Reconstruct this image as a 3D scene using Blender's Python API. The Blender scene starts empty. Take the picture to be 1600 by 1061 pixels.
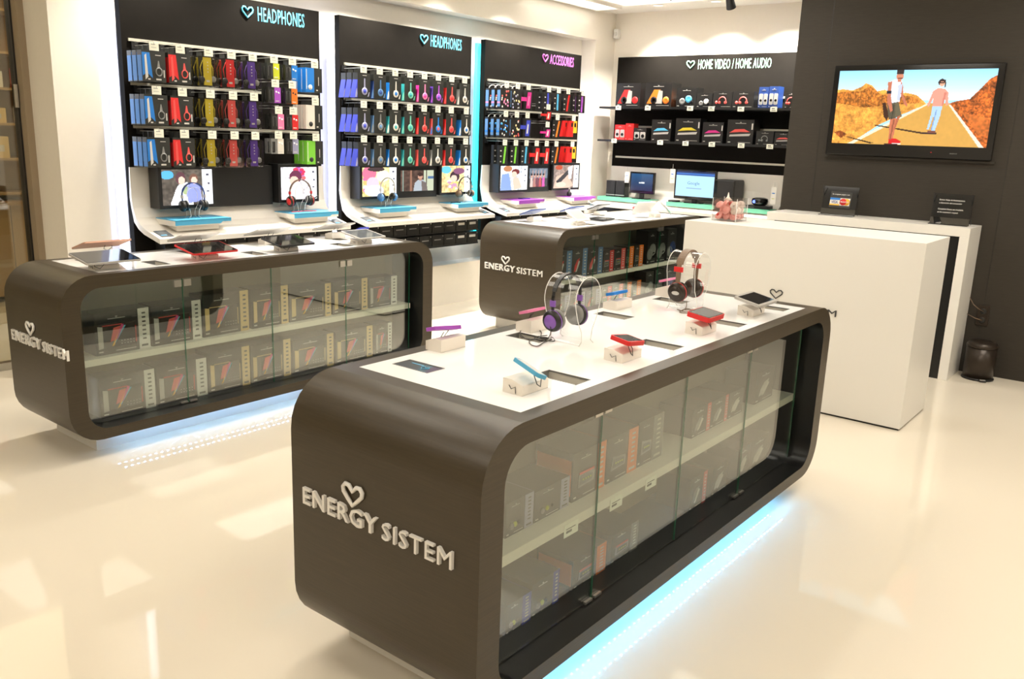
import bpy, math, random
import numpy as np
from mathutils import Vector, Matrix
random.seed(7); rng = np.random.RandomState(5)
PI = math.pi
sc = bpy.context.scene
C = sc.collection

# ------------------------------------------------------------------ camera
CAM = Vector((0, 0, 1.6)); FPX = 1337.8
YAW, PITCH, ROLL = 0.6643036, -0.2338449, 0.0361314
fw = Vector((-math.sin(YAW)*math.cos(PITCH), math.cos(YAW)*math.cos(PITCH), math.sin(PITCH)))
r0 = Vector((math.cos(YAW), math.sin(YAW), 0)); u0 = r0.cross(fw)
rt = r0*math.cos(ROLL)+u0*math.sin(ROLL); up = -r0*math.sin(ROLL)+u0*math.cos(ROLL)
def at(u, v, ax, val):
    """point of the room seen at pixel (u, v) that lies on the plane ax = val"""
    d = fw+rt*((u-800)/FPX)-up*((v-530.5)/FPX)
    i = 'xyz'.index(ax)
    return CAM+d*((val-CAM[i])/d[i])
cam = bpy.data.objects.new('camera', bpy.data.cameras.new('camera')); C.objects.link(cam)
cam.matrix_world = Matrix(((rt.x, up.x, -fw.x, 0), (rt.y, up.y, -fw.y, 0), (rt.z, up.z, -fw.z, 1.6), (0, 0, 0, 1)))
cam.data.sensor_width = 36; cam.data.lens = 36*FPX/1600; cam.data.clip_start = .02
sc.camera = cam

# ------------------------------------------------------------------ world, exposure, lights
sc.view_settings.view_transform = 'Standard'; sc.view_settings.look = 'None'
sc.view_settings.gamma = 1; sc.view_settings.use_curve_mapping = False
sc.view_settings.exposure = 0.22
w = bpy.data.worlds.new('world'); sc.world = w; w.use_nodes = True
w.node_tree.nodes['Background'].inputs[0].default_value = (1, .86, .68, 1)
w.node_tree.nodes['Background'].inputs[1].default_value = .25
WARM = (1, .945, .85); WHITE = (1, .975, .93)
def area(loc, sx, sy, power, col, rot=(0, 0, 0), spread=PI):
    l = bpy.data.lights.new('area_light', 'AREA'); l.shape = 'RECTANGLE'; l.size = sx; l.size_y = sy
    l.energy = power; l.color = col; l.spread = spread
    o = bpy.data.objects.new('area_light', l); C.objects.link(o); o.location = loc; o.rotation_euler = rot
def spot(loc, target, power, col, ang, blend=.6, rad=.04):
    l = bpy.data.lights.new('spot_light', 'SPOT'); l.energy = power; l.color = col; l.spot_size = ang
    l.spot_blend = blend; l.shadow_soft_size = rad
    o = bpy.data.objects.new('spot_light', l); C.objects.link(o); o.location = loc
    o.rotation_euler = (Vector(target)-Vector(loc)).to_track_quat('-Z', 'Y').to_euler()
CEIL = 2.97
FILL_PANELS = [(x, y) for x in (-3.3, -.3, 1.9) for y in (-.9, 1.3, 3.5, 5.7)]  # unseen panel lights, added for the general light of the room
for x, y in FILL_PANELS:
    area((x, y, CEIL-.035), 1.1, 1.1, {-.9: 15, 1.3: 8, 3.5: 12, 5.7: 22}[y]*(.25 if x > 1 else 1.12 if x < -3 or y > 2 else .72), WARM)
# downlights close to the walls: they draw the scallops on the wall tops
DOWN_W = [(-5.12, y) for y in (3.1, 4.0, 4.9, 5.8, 6.7, 7.6)]
DOWN_N = [(x, 8.33) for x in (-4.75, -4.1, -3.45, -2.95)]
for x, y in DOWN_W: spot((x, y, CEIL-.04), (x-.25, y, 0), 105 if y < 3.5 else 175, WARM, 1.9, .9)
for x, y in DOWN_N: spot((x, y, CEIL-.04), (x, y+.25, 0), 260, WARM, 1.9, .9)
# spotlights on island tops, plus unseen fill added for counter, desks and far wall
ISL_FILL_SPOTS = [(-2.5, 2.2, -1.65, 2.2), (-2.5, 3.4, -1.65, 3.2), (-3.0, 2.4, -4.2, 2.4), (-3.0, 3.6, -4.2, 3.6), (-3.0, 6.4, -4.2, 6.4),
             (-1.9, 4.4, -1.9, 5.4), (-1.0, 5.9, -1.9, 5.5), (-4.0, 3.3, -5.0, 3.4), (-4.0, 4.6, -5.0, 4.9), (-4.0, 5.9, -5.0, 6.1), (-4.0, 7.2, -5.0, 7.3), (-4.1, 6.8, -4.3, 8.3)]
for a, b, c, d in ISL_FILL_SPOTS: spot((a, b, CEIL-.1), (c, d, .9), 105, WHITE, .95, .8, .05)

# ------------------------------------------------------------------ materials
def mat(name, col, rough=.5, metal=0., emit=0., ecol=None, coat=0., spec=.5):
    m = bpy.data.materials.new(name); m.use_nodes = True
    p = m.node_tree.nodes['Principled BSDF']
    p.inputs['Base Color'].default_value = (*col, 1); p.inputs['Roughness'].default_value = rough
    p.inputs['Metallic'].default_value = metal; p.inputs['Coat Weight'].default_value = coat
    p.inputs['Specular IOR Level'].default_value = spec
    if emit:
        p.inputs['Emission Color'].default_value = (*(ecol or col), 1); p.inputs['Emission Strength'].default_value = emit
    return m
def noisy(m, scale, amt, stretch=(1, 1, 1), bump=0.):
    """vary a material's own colour with noise, optionally bump it"""
    nt = m.node_tree; N = nt.nodes; p = N['Principled BSDF']
    tc = N.new('ShaderNodeTexCoord'); mp = N.new('ShaderNodeMapping'); no = N.new('ShaderNodeTexNoise')
    mp.inputs['Scale'].default_value = stretch; no.inputs['Scale'].default_value = scale; no.inputs['Detail'].default_value = 5
    nt.links.new(tc.outputs['Object'], mp.inputs[0]); nt.links.new(mp.outputs[0], no.inputs['Vector'])
    mx = N.new('ShaderNodeMix'); mx.data_type = 'RGBA'
    c = p.inputs['Base Color'].default_value
    mx.inputs[6].default_value = (c[0]*(1-amt), c[1]*(1-amt), c[2]*(1-amt), 1)
    mx.inputs[7].default_value = (min(1, c[0]*(1+amt)), min(1, c[1]*(1+amt)), min(1, c[2]*(1+amt)), 1)
    nt.links.new(no.outputs[0], mx.inputs[0]); nt.links.new(mx.outputs[2], p.inputs['Base Color'])
    if bump:
        b = N.new('ShaderNodeBump'); b.inputs['Strength'].default_value = bump; b.inputs['Distance'].default_value = .002
        nt.links.new(no.outputs[0], b.inputs['Height']); nt.links.new(b.outputs[0], p.inputs['Normal'])
    return m
def sheet_glass(name, tint, f0=.045, rough=0.):
    """thin pane: transparent with a Schlick mirror share"""
    m = bpy.data.materials.new(name); m.use_nodes = True; nt = m.node_tree; N = nt.nodes; N.clear()
    out = N.new('ShaderNodeOutputMaterial'); mix = N.new('ShaderNodeMixShader')
    tr = N.new('ShaderNodeBsdfTransparent'); tr.inputs[0].default_value = (*tint, 1)
    gl = N.new('ShaderNodeBsdfGlossy'); gl.inputs['Roughness'].default_value = rough
    g = N.new('ShaderNodeNewGeometry'); d = N.new('ShaderNodeVectorMath'); d.operation = 'DOT_PRODUCT'
    nt.links.new(g.outputs['Incoming'], d.inputs[0]); nt.links.new(g.outputs['Normal'], d.inputs[1])
    def mth(op, a, b=None, v=None):
        n = N.new('ShaderNodeMath'); n.operation = op
        nt.links.new(a, n.inputs[0]) if not isinstance(a, float) else setattr(n.inputs[0], 'default_value', a)
        if b is not None: nt.links.new(b, n.inputs[1])
        if v is not None: n.inputs[1].default_value = v
        return n.outputs[0]
    ab = mth('ABSOLUTE', d.outputs['Value']); om = mth('SUBTRACT', 1.0, ab); pw = mth('POWER', om, v=5.)
    k = mth('MULTIPLY', pw, v=1-f0); f = mth('ADD', k, v=f0)
    nt.links.new(f, mix.inputs[0]); nt.links.new(tr.outputs[0], mix.inputs[1]); nt.links.new(gl.outputs[0], mix.inputs[2])
    nt.links.new(mix.outputs[0], out.inputs[0]); return m
def screen_mat(name, strength):
    m = bpy.data.materials.new(name); m.use_nodes = True; nt = m.node_tree; p = nt.nodes['Principled BSDF']
    a = nt.nodes.new('ShaderNodeVertexColor'); a.layer_name = 'Col'
    p.inputs['Base Color'].default_value = (.01, .01, .01, 1); p.inputs['Roughness'].default_value = .15
    nt.links.new(a.outputs[0], p.inputs['Emission Color']); p.inputs['Emission Strength'].default_value = strength
    return m
M = {
 'floor': mat('polished_floor', (.80, .73, .61), .04, spec=.27),
 'wall': noisy(mat('wall_paint', (.86, .80, .70), .55), 30, .02),
 'ceil': mat('ceiling_paint', (.9, .87, .8), .7),
 'white': mat('white_lacquer', (.84, .82, .77), .3),
 'desk': mat('desk_white', (.86, .82, .75), .35),
 'slab': mat('white_back_painted_glass', (.93, .93, .92), .06),
 'brown': noisy(mat('dark_wood_laminate', (.048, .0355, .0195), .36, spec=.42), 9, .3, (1, .25, 22), .12),
 'dwall': noisy(mat('dark_wall_laminate', (.040, .034, .027), .6, spec=.25), 7, .18, (2, 2, 20), .08),
 'panel': noisy(mat('dark_display_panel', (.0115, .0100, .0085), .7, spec=.04), 12, .15),
 'blk': mat('black_plastic', (.012, .012, .012), .35), 'blkg': mat('black_gloss', (.008, .008, .009), .08),
 'lin': mat('black_lining', (.007, .007, .007), .3),
 'card': mat('black_card', (.013, .012, .011), .38), 'card2': mat('olive_black_card', (.021, .022, .018), .4),
 'steel': mat('brushed_steel', (.6, .58, .54), .3, 1.), 'rail': mat('aluminium_rail', (.62, .6, .5), .4, .5),
 'ivory': mat('interior_beige_board', (.30, .26, .19), .55), 'shelf': mat('white_shelf_board', (.75, .71, .62), .4),
 'glass': sheet_glass('door_glass', (.93, .97, .94), .165), 'gedge': mat('green_glass_edge', (.015, .14, .07), .15),
 'acryl': sheet_glass('clear_acrylic', (.97, .97, .97), .07), 'ledge': mat('acrylic_edge', (.85, .85, .82), .3),
 'blister': sheet_glass('clear_blister', (.86, .85, .83), .16, .06),
 'tag': mat('price_paper', (.82, .82, .70), .6), 'print': mat('light_print', (.62, .60, .55), .6), 'ink': mat('dark_ink', (.05, .05, .05), .6),
 'blue': mat('cyan_blue', (.012, .19, .62), .4), 'bluel': mat('platform_blue', (.09, .42, .68), .35), 'navy': mat('navy', (.02, .06, .25), .4),
 'indigo': mat('indigo_blue', (.045, .06, .45), .4), 'red': mat('signal_red', (.68, .02, .02), .4), 'coral': mat('coral_red', (.72, .09, .08), .4),
 'yellow': mat('mustard_yellow', (.62, .49, .03), .4), 'purple': mat('deep_purple', (.10, .04, .32), .4), 'purpl2': mat('muted_purple', (.22, .09, .42), .4), 'violet': mat('violet', (.38, .08, .52), .4),
 'magenta': mat('magenta', (.60, .03, .24), .4), 'pink': mat('pink', (.8, .22, .42), .4), 'orange': mat('orange', (.85, .20, .02), .4),
 'lime': mat('lime', (.55, .60, .02), .4), 'green': mat('leaf_green', (.20, .58, .05), .4), 'teal': mat('teal', (.03, .32, .34), .4),
 'seafoam': mat('seafoam_platform', (.17, .55, .38), .4), 'cream': mat('cream', (.72, .68, .60), .4), 'grey': mat('grey', (.22, .22, .21), .4),
 'gold': mat('wood_yellow_spine', (.72, .52, .22), .5), 'amber': mat('amber', (.85, .45, .03), .4), 'lav': mat('lavender_spine', (.33, .33, .48), .4),
 'steelb': mat('steel_blue_spine', (.10, .22, .42), .4), 'silver': mat('silver_plastic', (.55, .53, .5), .35, .3), 'rose': mat('rose_gold', (.62, .35, .25), .35, .3),
 'ledw': mat('led_white', (1, 1, 1), emit=4, ecol=(.66, .78, 1)), 'ledc': mat('led_cyan', (.1, .9, 1), emit=2.6, ecol=(0, .82, 1)),
 'leddot': mat('led_dot', (1, 1, 1), emit=68, ecol=(.11, .50, 1)), 'leddot2': mat('led_dot_pale', (1, 1, 1), emit=36, ecol=(.26, .56, 1)), 'leddot3': mat('led_dot_dim', (1, 1, 1), emit=8, ecol=(.4, .7, 1)), 'lamp': mat('lamp_diffuser', (1, 1, 1), emit=2, ecol=(1, .9, .76)),
 'cove': mat('cove_light', (1, 1, 1), emit=2.2, ecol=(1, .95, .86)),
 'logow': mat('logo_white', (.78, .76, .72), .4), 'bluet': mat('blue_lettering', (.12, .60, .85), .5), 'purt': mat('purple_lettering', (.62, .15, .58), .5),
 'grnt': mat('green_lettering', (.42, .9, .6), .5), 'wood': noisy(mat('shopfit_wood', (.30, .17, .06), .5), 4, .2, (1, 1, 8)),
 'jamb': mat('door_jamb_taupe', (.30, .23, .15), .6), 'wood2': mat('shopfit_wood_light', (.42, .27, .12), .5), 'petal': mat('rose_petal', (.95, .42, .36), .6), 'petal2': mat('rose_heart', (.75, .06, .05), .6),
 'petalw': mat('pale_petal', (.88, .72, .62), .6), 'scr': screen_mat('lit_screen', 1.25), 'scrtv': screen_mat('television_picture', 1.25),
 'off': mat('dark_screen_glass', (.015, .014, .014), .05), 'offg': mat('grey_screen_glass', (.12, .13, .14), .08), 'wellf': mat('well_floor', (.30, .30, .30), .12),
 'block': mat('frosted_acrylic_block', (.86, .80, .72), .3), 'cable': mat('black_cable', (.03, .025, .02), .5), 'cablew': mat('brown_cable', (.20, .13, .08), .5),
 'binb': mat('bin_dark_metal', (.035, .025, .018), .3, .4), 'ledb': mat('blue_status_light', (.1, .2, 1), emit=2.5, ecol=(.1, .15, 1)),
}

# ------------------------------------------------------------------ mesh builder (front faces local -Y, width along +X)
class MB:
    def __init__(s): s.v = []; s.f = []; s.m = []; s.sm = []; s.mats = []
    def mi(s, m):
        if m not in s.mats: s.mats.append(m)
        return s.mats.index(m)
    def add(s, vs, fs, m, smooth=False, T=None):
        b = len(s.v); k = s.mi(m)
        for p in vs: s.v.append(tuple(T @ Vector(p)) if T is not None else tuple(p))
        for f in fs: s.f.append(tuple(b+i for i in f)); s.m.append(k); s.sm.append(smooth)
    def box(s, x0, y0, z0, x1, y1, z1, m, T=None):
        if x0 > x1: x0, x1 = x1, x0
        if y0 > y1: y0, y1 = y1, y0
        if z0 > z1: z0, z1 = z1, z0
        s.add([(x0, y0, z0), (x1, y0, z0), (x1, y1, z0), (x0, y1, z0), (x0, y0, z1), (x1, y0, z1), (x1, y1, z1), (x0, y1, z1)],
              [(0, 3, 2, 1), (4, 5, 6, 7), (0, 1, 5, 4), (1, 2, 6, 5), (2, 3, 7, 6), (3, 0, 4, 7)], m, False, T)
    def prism(s, poly, a, b, m, ax='y', smooth=False, T=None):
        """poly of 2-D points; ax='y': points are (x,z) run from y=a to b; 'x': (y,z); 'z': (x,y)"""
        n = len(poly)
        g = {'y': lambda p, t: (p[0], t, p[1]), 'x': lambda p, t: (t, p[0], p[1]), 'z': lambda p, t: (p[0], p[1], t)}[ax]
        vs = [g(p, a) for p in poly]+[g(p, b) for p in poly]
        area2 = sum(poly[i][0]*poly[(i+1) % n][1]-poly[(i+1) % n][0]*poly[i][1] for i in range(n))
        flip = (area2 > 0) != (ax == 'y')
        fs = [(i, (i+1) % n, n+(i+1) % n, n+i) for i in range(n)]
        caps = [tuple(range(n-1, -1, -1)), tuple(range(n, 2*n))]
        if (b < a): flip = not flip
        if not flip: fs = [tuple(reversed(f)) for f in fs]; caps = [tuple(reversed(f)) for f in caps]
        s.add(vs, fs, m, smooth, T); s.add(vs, caps, m, False, T)
    def ring(s, P, Q, a, b, m, ax='x', skip=(), mi=None):
        """frame between closed outlines P (outer) and Q (inner) of equal length"""
        n = len(P); g = {'x': lambda p, t: (t, p[0], p[1]), 'y': lambda p, t: (p[0], t, p[1])}[ax]
        idx = [i for i in range(n) if i not in skip]
        s.add([g(p, a) for p in P]+[g(p, b) for p in P], [(i, (i+1) % n, n+(i+1) % n, n+i) for i in idx], m, True)
        s.add([g(p, a) for p in Q]+[g(p, b) for p in Q], [(n+i, n+(i+1) % n, (i+1) % n, i) for i in idx], mi or m, True)
        s.add([g(p, b) for p in P]+[g(p, b) for p in Q], [(i, (i+1) % n, n+(i+1) % n, n+i) for i in idx], m)
        s.add([g(p, a) for p in P]+[g(p, a) for p in Q], [(n+i, n+(i+1) % n, (i+1) % n, i) for i in idx], m)
    def tube(s, pts, r, m, n=6, closed=False, T=None):
        pts = [Vector(p) for p in pts]; N = len(pts); vs = []; fs = []
        prev = None
        for i, p in enumerate(pts):
            a = pts[(i-1) % N] if (closed or i > 0) else p; b = pts[(i+1) % N] if (closed or i < N-1) else p
            t = (b-a).normalized()
            if prev is None:
                prev = t.orthogonal().normalized()
            prev = (prev-t*prev.dot(t)).normalized(); q = t.cross(prev)
            rr = r[i] if isinstance(r, (list, tuple)) else r
            for k in range(n):
                an = 2*PI*k/n; vs.append(p+prev*(rr*math.cos(an))+q*(rr*math.sin(an)))
        for i in range(N if closed else N-1):
            j = (i+1) % N
            for k in range(n): fs.append((i*n+k, i*n+(k+1) % n, j*n+(k+1) % n, j*n+k))
        if not closed: fs.append(tuple(range(n-1, -1, -1))); fs.append(tuple((N-1)*n+k for k in range(n)))
        s.add(vs, fs, m, True, T)
    def lathe(s, prof, m, n=24, T=None, close=True):
        """profile of (r, h) about local Z"""
        vs = []; fs = []; k = len(prof)
        for r, h in prof:
            for i in range(n): vs.append((r*math.cos(2*PI*i/n), r*math.sin(2*PI*i/n), h))
        for j in range(k-1):
            for i in range(n): fs.append((j*n+i, j*n+(i+1) % n, (j+1)*n+(i+1) % n, (j+1)*n+i))
        if close: fs.append(tuple(range(n-1, -1, -1))); fs.append(tuple((k-1)*n+i for i in range(n)))
        s.add(vs, fs, m, True, T)
    def text(s, txt, w, h, d, m, T, offset=0., sp=1.):
        """lettering fitted to w x h, standing in local XZ, facing -Y"""
        cu = bpy.data.curves.new('t', 'FONT'); cu.body = txt; cu.extrude = .5; cu.offset = offset; cu.space_character = sp; cu.resolution_u = 2
        o = bpy.data.objects.new('t', cu); me = o.to_mesh()
        co = [v.co.copy() for v in me.vertices]
        if co:
            x0 = min(c.x for c in co); x1 = max(c.x for c in co); y0 = min(c.y for c in co); y1 = max(c.y for c in co)
            vs = [((c.x-x0)/(x1-x0)*w, -(c.z+.5)*d, (c.y-y0)/(y1-y0)*h) for c in co]
            s.add(vs, [tuple(p.vertices) for p in me.polygons], m, False, T)
        o.to_mesh_clear(); bpy.data.objects.remove(o); bpy.data.curves.remove(cu)
    def build(s, name, parent=None, loc=(0, 0, 0), rotz=0., bevel=0., merge=False):
        me = bpy.data.meshes.new(name); me.from_pydata(s.v, [], s.f)
        for k in s.mats: me.materials.append(M[k])
        me.polygons.foreach_set('material_index', s.m); me.polygons.foreach_set('use_smooth', s.sm); me.update()
        if merge:
            import bmesh
            bm = bmesh.new(); bm.from_mesh(me); bmesh.ops.remove_doubles(bm, verts=bm.verts, dist=1e-5); bm.to_mesh(me); bm.free()
        o = bpy.data.objects.new(name, me); C.objects.link(o)
        if parent: o.parent = parent
        else: o.location = loc; o.rotation_euler = (0, 0, rotz)
        if bevel:
            b = o.modifiers.new('Bevel', 'BEVEL'); b.width = bevel; b.segments = 2; b.limit_method = 'ANGLE'; b.angle_limit = .7
        return o
def tag(o, label=None, cat=None, group=None, kind=None):
    if label:
        assert 4 <= len(label.split()) <= 16, label
        o['label'] = label
    if cat: o['category'] = cat
    if group: o['group'] = group
    if kind: o['kind'] = kind
    return o
def root(name, loc, rotz, label, cat, group=None):
    o = bpy.data.objects.new(name, None); C.objects.link(o); o.location = loc; o.rotation_euler = (0, 0, rotz); o.empty_display_size = .05
    return tag(o, label, cat, group)
def dup(o, loc, rotz, label=None, group=None):
    c = o.copy(); C.objects.link(c); c.location = loc; c.rotation_euler = (0, 0, rotz)
    if label: tag(c, label)
    if group: c['group'] = group
    for ch in list(o.children):
        d = ch.copy(); C.objects.link(d); d.parent = c
        for g in list(ch.children): e = g.copy(); C.objects.link(e); e.parent = d
    return c
def struct(mb, name, **k): return tag(mb.build(name, **k), kind='structure')
def rrect(a0, a1, b0, b1, r, n=8):
    """rounded rectangle outline; starts at the end of the top-left corner (so segment n-1 is the top edge)"""
    P = []
    for cx, cy, s in ((a0+r, b1-r, PI), (a1-r, b1-r, PI/2), (a1-r, b0+r, 0), (a0+r, b0+r, -PI/2)):
        for i in range(n): a = s-PI/2*i/(n-1); P.append((cx+r*math.cos(a), cy+r*math.sin(a)))
    return P
Rx = lambda a: Matrix.Rotation(a, 4, 'X')
Ry = lambda a: Matrix.Rotation(a, 4, 'Y')
Rz = lambda a: Matrix.Rotation(a, 4, 'Z')
Tr = lambda *p: Matrix.Translation(Vector(p))
HEART = [(0, -.5), (-.25, -.22), (-.47, .05), (-.5, .27), (-.38, .44), (-.2, .42), (0, .17), (.2, .42), (.38, .44), (.5, .27), (.47, .05), (.25, -.22)]
def heart(mb, w, h, r, m, T, n=6):
    mb.tube([(x*w, -r, y*h) for x, y in HEART], r, m, n, True, T)

# ------------------------------------------------------------------ painter for lit pictures
class Pic:
    def __init__(s, nx, ny, col):
        s.c = np.ones((ny, nx, 3))*np.array(col)/255.; s.nx, s.ny = nx, ny
        s.X, s.Y = np.meshgrid((np.arange(nx)+.5)/nx, (np.arange(ny)+.5)/ny)
    def put(s, m, col): s.c[m] = np.array(col)/255.
    def rect(s, a, b, c, d, col): s.put((s.X >= a) & (s.X <= c) & (s.Y >= b) & (s.Y <= d), col)
    def ell(s, x, y, rx, ry, col): s.put(((s.X-x)/rx)**2+((s.Y-y)/ry)**2 <= 1, col)
    def poly(s, P, col):
        ins = np.zeros(s.X.shape, bool); n = len(P)
        for i in range(n):
            x1, y1 = P[i]; x2, y2 = P[(i+1) % n]
            if y1 == y2: continue
            k = ((y1 > s.Y) != (y2 > s.Y)) & (s.X < (x2-x1)*(s.Y-y1)/(y2-y1)+x1); ins ^= k
        s.put(ins, col); return ins
    def mottle(s, mask, amt, cell=3):
        t = np.zeros((s.ny, s.nx))
        for k, wt in ((cell, .5), (cell*2, .3), (cell*5, .4)):
            g = rng.rand(s.ny//k+3, s.nx//k+3); yy = np.arange(s.ny)/k; xx = np.arange(s.nx)/k
            y0 = yy.astype(int); x0 = xx.astype(int); fy = (yy-y0)[:, None]; fx = (xx-x0)[None, :]
            a = g[y0][:, x0]; b = g[y0][:, x0+1]; c = g[y0+1][:, x0]; d = g[y0+1][:, x0+1]
            t += wt*((a*(1-fx)+b*fx)*(1-fy)+(c*(1-fx)+d*fx)*fy-.5)
        s.c[mask] = np.clip(s.c[mask]*(1+1.6*amt*t[mask][:, None]), 0, 1)
    def mesh(s, name, w, h, parent, T, mt='scr'):
        """picture w x h, lower-left corner at the origin of T, facing local -Y"""
        nx, ny = s.nx, s.ny; vs = []; 
        for j in range(ny+1):
            for i in range(nx+1): vs.append(tuple(T @ Vector((w*i/nx, 0, h*(1-j/ny)))))
        fs = [(j*(nx+1)+i, (j+1)*(nx+1)+i, (j+1)*(nx+1)+i+1, j*(nx+1)+i+1) for j in range(ny) for i in range(nx)]
        me = bpy.data.meshes.new(name); me.from_pydata(vs, [], fs); me.materials.append(M[mt])
        ca = me.color_attributes.new('Col', 'FLOAT_COLOR', 'CORNER')
        lin = np.where(s.c <= .04045, s.c/12.92, ((s.c+.055)/1.055)**2.4).reshape(-1, 3)
        buf = np.ones((nx*ny, 4, 4)); buf[:, :, :3] = lin[:, None, :]
        ca.data.foreach_set('color', buf.ravel()); me.update()
        o = bpy.data.objects.new(name, me); C.objects.link(o); o.parent = parent
        return o

def part(mb, name, parent, **k):
    """mesh given in room coordinates, linked as a child of an unrotated root"""
    L = parent.location; p = parent
    mb.v = [(a-L.x, b-L.y, c-L.z) for a, b, c in mb.v]
    return mb.build(name, parent, **k)

# ================================================================== the setting
XE, YS, YN, XW, XR = 3.2, -3.0, 8.70, -5.487, -5.67
b = MB(); b.box(-9.2, YS-.1, -.1, XE+.1, YN+.1, 0, 'floor'); struct(b, 'floor')
b = MB(); b.box(-9.2, YS-.1, CEIL, XE+.1, YN+.1, CEIL+.12, 'ceil'); struct(b, 'ceiling')
b = MB()
for q in ((-5.8, 2.463, 0, XW, YN, .384), (-5.8, 2.463, 2.653, XW, YN, CEIL), (-5.8, 8.308, .384, XW, YN, 2.653),
          (-5.8, 2.463, .384, XW, 2.751, 2.653), (-5.8, 2.751, .384, XR, 8.308, 2.653)): b.box(*q, 'wall')
struct(b, 'wall_west')
b = MB(); b.box(-9.2, YN, 0, XE+.1, YN+.1, CEIL, 'wall'); struct(b, 'wall_north')
b = MB(); b.box(XE, YS, 0, XE+.1, YN, CEIL, 'wall'); struct(b, 'wall_east')
b = MB(); b.box(-9.2, YS-.1, 0, XE+.1, YS, CEIL, 'wall'); struct(b, 'wall_south')
b = MB(); b.box(-9.2, YS, 0, -9.1, YN, CEIL, 'wood2'); struct(b, 'wall_outer')
# dark core that carries the television
b = MB()
b.box(-2.70, 6.979, 0, XE, 7.03, CEIL, 'dwall'); b.box(-2.70, 7.03, 0, -2.65, YN, CEIL, 'dwall')
for x in (-2.445, -1.10, .6, 2.2): b.box(x-.0015, 6.9785, .0, x+.0015, 6.979, CEIL, 'lin')
for q in ((-2.445, 2.245, -1.1), (-2.445, 1.49, -1.1)): b.box(q[0], 6.9785, q[1]-.0015, q[2], 6.979, q[1]+.0015, 'lin')
struct(b, 'wall_core')
# shopfront glazing on the left
b = MB()
b.box(-5.87, 2.42, 0, -5.80, 2.47, CEIL, 'jamb'); b.box(-5.94, 2.41, 0, -5.87, 2.46, CEIL, 'blk'); b.box(-5.93, YS, 0, -5.87, 2.42, .05, 'steel')
b.box(-5.93, YS, 2.85, -5.87, 2.42, CEIL, 'blk')
b.box(-5.869, 2.39, 1.66, -5.855, 2.41, 1.80, 'steel')
f = struct(b, 'window_1')
b = MB(); b.box(-5.905, YS, .05, -5.895, 2.41, 2.85, 'glass'); b.build('window_pane', f)
area((-7.2, 2.6, 2.9), 1.2, 2.5, 30, (1, .75, .45))

# ceiling: lit coffers, downlights, one track spotlight seen at the upper edge
def ceil_light(x0, y0, x1, y1, label, m='cove', group=None):
    r = root('ceiling_light', ((x0+x1)/2, (y0+y1)/2, CEIL), 0, label, 'ceiling light', group)
    b = MB(); b.box(x0, y0, CEIL-.012, x1, y1, CEIL-.001, m); part(b, 'diffuser', r)
    b = MB(); t = .03
    for q in ((x0-t, y0-t, x1+t, y0), (x0-t, y1, x1+t, y1+t), (x0-t, y0, x0, y1), (x1, y0, x1+t, y1)): b.box(q[0], q[1], CEIL-.03, q[2], q[3], CEIL, 'ceil')
    part(b, 'frame', r)
ceil_light(-4.98, 7.2, -3.3, 8.05, 'bright white lit ceiling coffer over the home video shelves')
ceil_light(-5.42, 7.0, -5.16, 8.2, 'narrow lit ceiling panel above the accessories wall corner')
for x, y in FILL_PANELS:
    ceil_light(x-.56, y-.56, x+.56, y+.56, 'unseen square warm ceiling panel light added as fill over the shop floor', 'lamp', 'added square ceiling panels')
def downlight(x, y, label, group):
    r = root('downlight', (x, y, CEIL), 0, label, 'downlight', group)
    b = MB(); b.lathe([(.05, -.004), (.075, -.012), (.085, 0)], 'ceil', 20, close=False); b.build('trim_ring', r)
    b = MB(); b.lathe([(.05, -.003), (.05, -.001)], 'lamp', 20); b.build('lens', r)
for x, y in DOWN_W: downlight(x, y, 'round ceiling downlight washing the headphone wall', 'downlights along the headphone wall')
for x, y in DOWN_N: downlight(x, y, 'round ceiling downlight washing the home video wall', 'downlights along the home video wall')
def track_spot(p, tgt, label, group=None):
    r = root('track_spotlight', (p[0], p[1], CEIL), 0, label, 'spotlight', group)
    q = (Vector(tgt)-Vector((p[0], p[1], CEIL-.09))).to_track_quat('-Z', 'Y').to_matrix().to_4x4()
    T = Tr(0, 0, -.09) @ q
    b = MB(); b.lathe([(.035, .07), (.04, .0), (.045, -.045), (.045, -.05)], 'blk', 20, T, False); b.build('lamp_head', r)
    b = MB(); b.lathe([(.038, -.046), (.038, -.044)], 'lamp', 20, T); b.build('lens', r)
    b = MB(); b.box(-.02, -.06, -.02, .02, .06, 0, 'blk'); b.tube([(0, 0, -.02), (0, 0, -.07)], .008, 'blk'); b.build('mount', r)
for a, b_, c, d in ISL_FILL_SPOTS: track_spot((a, b_), (c, d, .9), 'unseen black ceiling spotlight for islands and added fill on counter, desks, far wall', 'spotlights for the islands and added fill')
p = at(1150, 4, 'z', 2.9); track_spot((p.x, p.y-.12), (p.x, 8.6, 1.9), 'black spotlight on the ceiling before the home video wall')
# camera sensor on the corner of the ceiling
p = at(961, 52, 'y', 8.6)
r = root('security_sensor', (-5.44, 8.66, p.z), 0, 'small white sensor fixed high in the far wall corner', 'sensor')
b = MB(); b.box(-.03, -.03, -.05, .03, .03, .05, 'white'); b.build('housing', r, bevel=.008)
b = MB(); b.lathe([(.02, 0), (.016, .012), (0.004, .018)], 'logow', 14, Rx(PI/2) @ Tr(0, 0, .03)); b.build('lens', r)

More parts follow.
